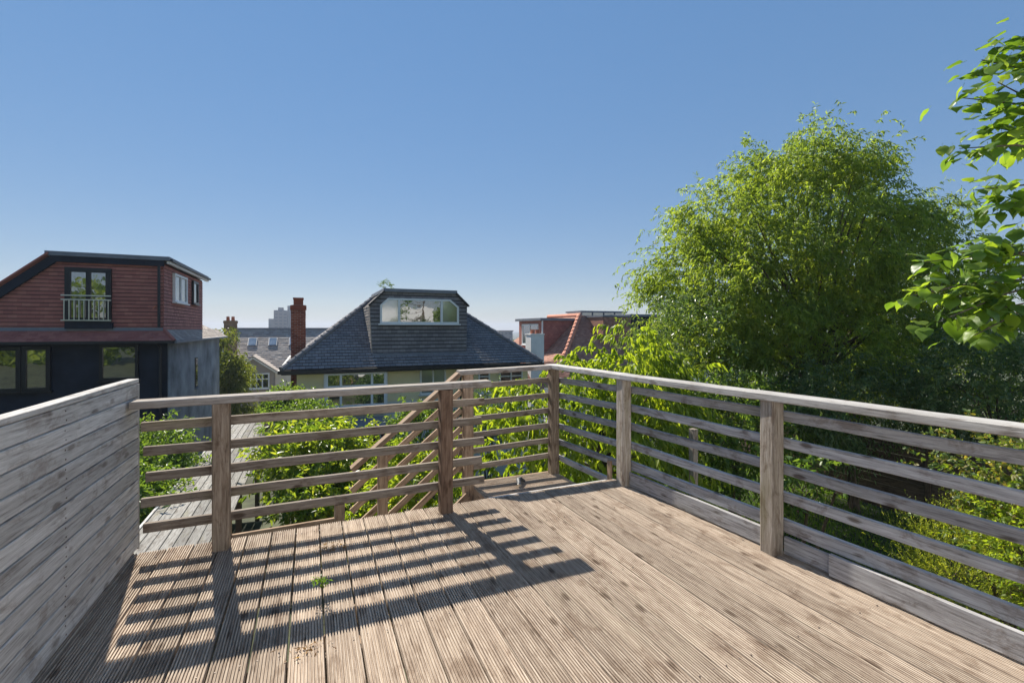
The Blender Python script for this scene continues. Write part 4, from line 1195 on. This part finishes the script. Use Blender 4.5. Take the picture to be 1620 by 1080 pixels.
# ------------------------------------------------------------------ fence, lawn, plants on the deck
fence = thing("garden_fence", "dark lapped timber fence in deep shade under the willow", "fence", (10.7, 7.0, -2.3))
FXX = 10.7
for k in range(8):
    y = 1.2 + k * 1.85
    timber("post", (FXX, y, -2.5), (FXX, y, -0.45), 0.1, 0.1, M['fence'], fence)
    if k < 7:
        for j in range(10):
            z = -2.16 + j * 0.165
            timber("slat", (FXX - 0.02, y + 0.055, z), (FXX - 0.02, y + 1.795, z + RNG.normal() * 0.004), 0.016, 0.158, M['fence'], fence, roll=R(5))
def blades(name, x0, x1, y0, y1, n, h, mat, zf):
    P = np.stack([RNG.uniform(x0, x1, n), RNG.uniform(y0, y1, n), np.zeros(n)], 1)
    P[:, 2] = [zf(a, b) for a, b in P[:, :2]]
    D = np.stack([RNG.normal(0, .35, n), RNG.normal(0, .35, n), np.ones(n)], 1)
    V, F, Z = leaf_arrays(P, D, h * RNG.uniform(0.6, 1.4, n), 0.012, 0.1, 0.1)
    tag(put(name, mesh_np(name, V, F, Z, M[mat])), "short green lawn seen through the right railing", "grass", kind="stuff")
blades("lawn", 3.2, 10.6, 1.0, 10.5, 65000, 0.085, 'grass', ground_z)
# distant trees that read as one mass
def far_wood():
    P = []
    for _ in range(520):
        d = RNG.uniform(110, 560); u = RNG.uniform(-100, 1750)
        t = (u - 810) / FOC
        s, c = math.sin(YAW), math.cos(YAW)
        P.append((d * (s + t * c), d * (c - t * s), 0))
    V, F, Zs = [], [], []
    k = 0
    allV, allF = [], []
    for (x_, y_, _) in P:
        g = ground_z(x_, y_)
        h = RNG.uniform(3.5, 8.5); r = RNG.uniform(2.5, 5.0)
        n = 110
        d = unit(RNG.normal(size=(n, 3)))
        q = np.array([x_, y_, g + h * 0.6]) + d * np.array([r, r, h * 0.45]) * (RNG.random((n, 1)) ** 0.3)
        v, f, z = leaf_arrays(q, RNG.normal(size=(n, 3)), 2.2 * np.ones(n), 1.5 * np.ones(n), 0.2)
        allV.append(v); allF.append(f + k); k += len(v); Zs.append(z)
    tag(put("distant_wood", mesh_np("distant_wood", np.concatenate(allV), np.concatenate(allF), np.concatenate(Zs), M['farleaf'])), "far-off hazy tree belt on the skyline", "trees", kind="stuff")
far_wood()
# trees behind the viewpoint: they show as reflections in the window panes
def rear_wood():
    n = 26000
    blobs = [((x_, -15 + 2 * math.sin(x_), 1.0 + 1.2 * math.sin(x_ * 1.7)), (3.2, 2.0, 4.0)) for x_ in range(-34, 30, 4)]
    q, o = blob_points(blobs, n, 0.4)
    v, f, z = leaf_arrays(q, RNG.normal(size=(n, 3)), 0.55 * np.ones(n), 0.35 * np.ones(n), 0.2)
    tag(put("rear_wood", mesh_np("rear_wood", v, f, z, M['cherry'])), "green trees reflected in the window panes", "trees", kind="stuff")
rear_wood()

wp = spot(510, 960, 2.42)
plant("deck_weed", "small green weed growing between the deck boards", "plant", (wp.x, wp.y, -0.01), [((wp.x, wp.y, 0.012), (0.03, 0.025, 0.01))], M['grass'], 6, 3, 5, (0.022, 0.006), 0.028, 0.2, clump_r=0.010, trunk_r=0.003, stems=2, n_limb=5)
def litter(cx, cy, n, s, name, label):
    P = np.stack([RNG.normal(cx, s, n), RNG.normal(cy, s * 0.6, n), np.full(n, 0.004)], 1)
    D = np.stack([RNG.normal(size=n), RNG.normal(size=n), RNG.normal(0, .15, n)], 1)
    V, F, Z = leaf_arrays(P, D, RNG.uniform(0.010, 0.032, n), RNG.uniform(0.003, 0.010, n), 0.2)
    tag(put(name, mesh_np(name, V, F, Z, M['dryleaf'])), label, "leaf litter", kind="stuff")
lp = spot(520, 868, 735 * 1.4 / 348)
litter(lp.x, lp.y, 90, 0.07, "leaf_litter", "scatter of brown crumbs on the deck near the far railing")
lp = spot(480, 1030, 735 * 1.4 / 510)
litter(lp.x, lp.y, 35, 0.04, "leaf_litter", "brown crumbs on the deck in the foot rail's shadow")
lp = spot(1262, 868, 735 * 1.4 / 348)
litter(lp.x - 0.03, lp.y + 0.02, 140, 0.035, "leaf_litter", "dry tuft of debris at the foot of the near right post")

# small dark object lying on the landing
M['rubber'] = plain("dark_grey_rubber", (0.05, 0.055, 0.065), 0.55)
op = (1.86, 4.36, LZ)
ob = thing("dark_object", "small dark grey bent object lying on the stair landing", "object", op)
oc = spot(822, 762, 735 * (1.4 - LZ - 0.03) / 242)
ob.location = (oc.x, oc.y, LZ)
MB().tube([(oc.x - 0.03, oc.y - 0.06, LZ + 0.022), (oc.x - 0.015, oc.y - 0.02, LZ + 0.034), (oc.x, oc.y + 0.02, LZ + 0.045), (oc.x + 0.03, oc.y + 0.04, LZ + 0.046)], [0.020, 0.026, 0.030, 0.022], 10).build("barrel", M['rubber'], ob, smooth=True)
MB().tube([(oc.x + 0.03, oc.y + 0.04, LZ + 0.046), (oc.x + 0.06, oc.y + 0.045, LZ + 0.028), (oc.x + 0.08, oc.y + 0.05, LZ + 0.014)], [0.020, 0.016, 0.012], 8).build("bent_end", M['rubber'], ob, smooth=True)
MB().tube([(oc.x - 0.032, oc.y - 0.066, LZ + 0.021), (oc.x - 0.036, oc.y - 0.074, LZ + 0.02)], [0.022, 0.019], 10).build("end_collar", M['steel'], ob)

# ================================================================== AIR
hz = bpy.data.materials.new("haze_air")
hz.use_nodes = True
hn = hz.node_tree.nodes
for n_ in list(hn):
    if n_.type == 'BSDF_PRINCIPLED': hn.remove(n_)
pv = hn.new("ShaderNodeVolumePrincipled")
pv.inputs["Color"].default_value = (0.58, 0.66, 0.82, 1)
pv.inputs["Density"].default_value = 0.00045
pv.inputs["Anisotropy"].default_value = 0.2
hz.node_tree.links.new(pv.outputs[0], hn["Material Output"].inputs["Volume"])
MB().box(-2050, 2050, -350, 2650, -20.5, 30).build("haze", hz, None, kind="stuff")
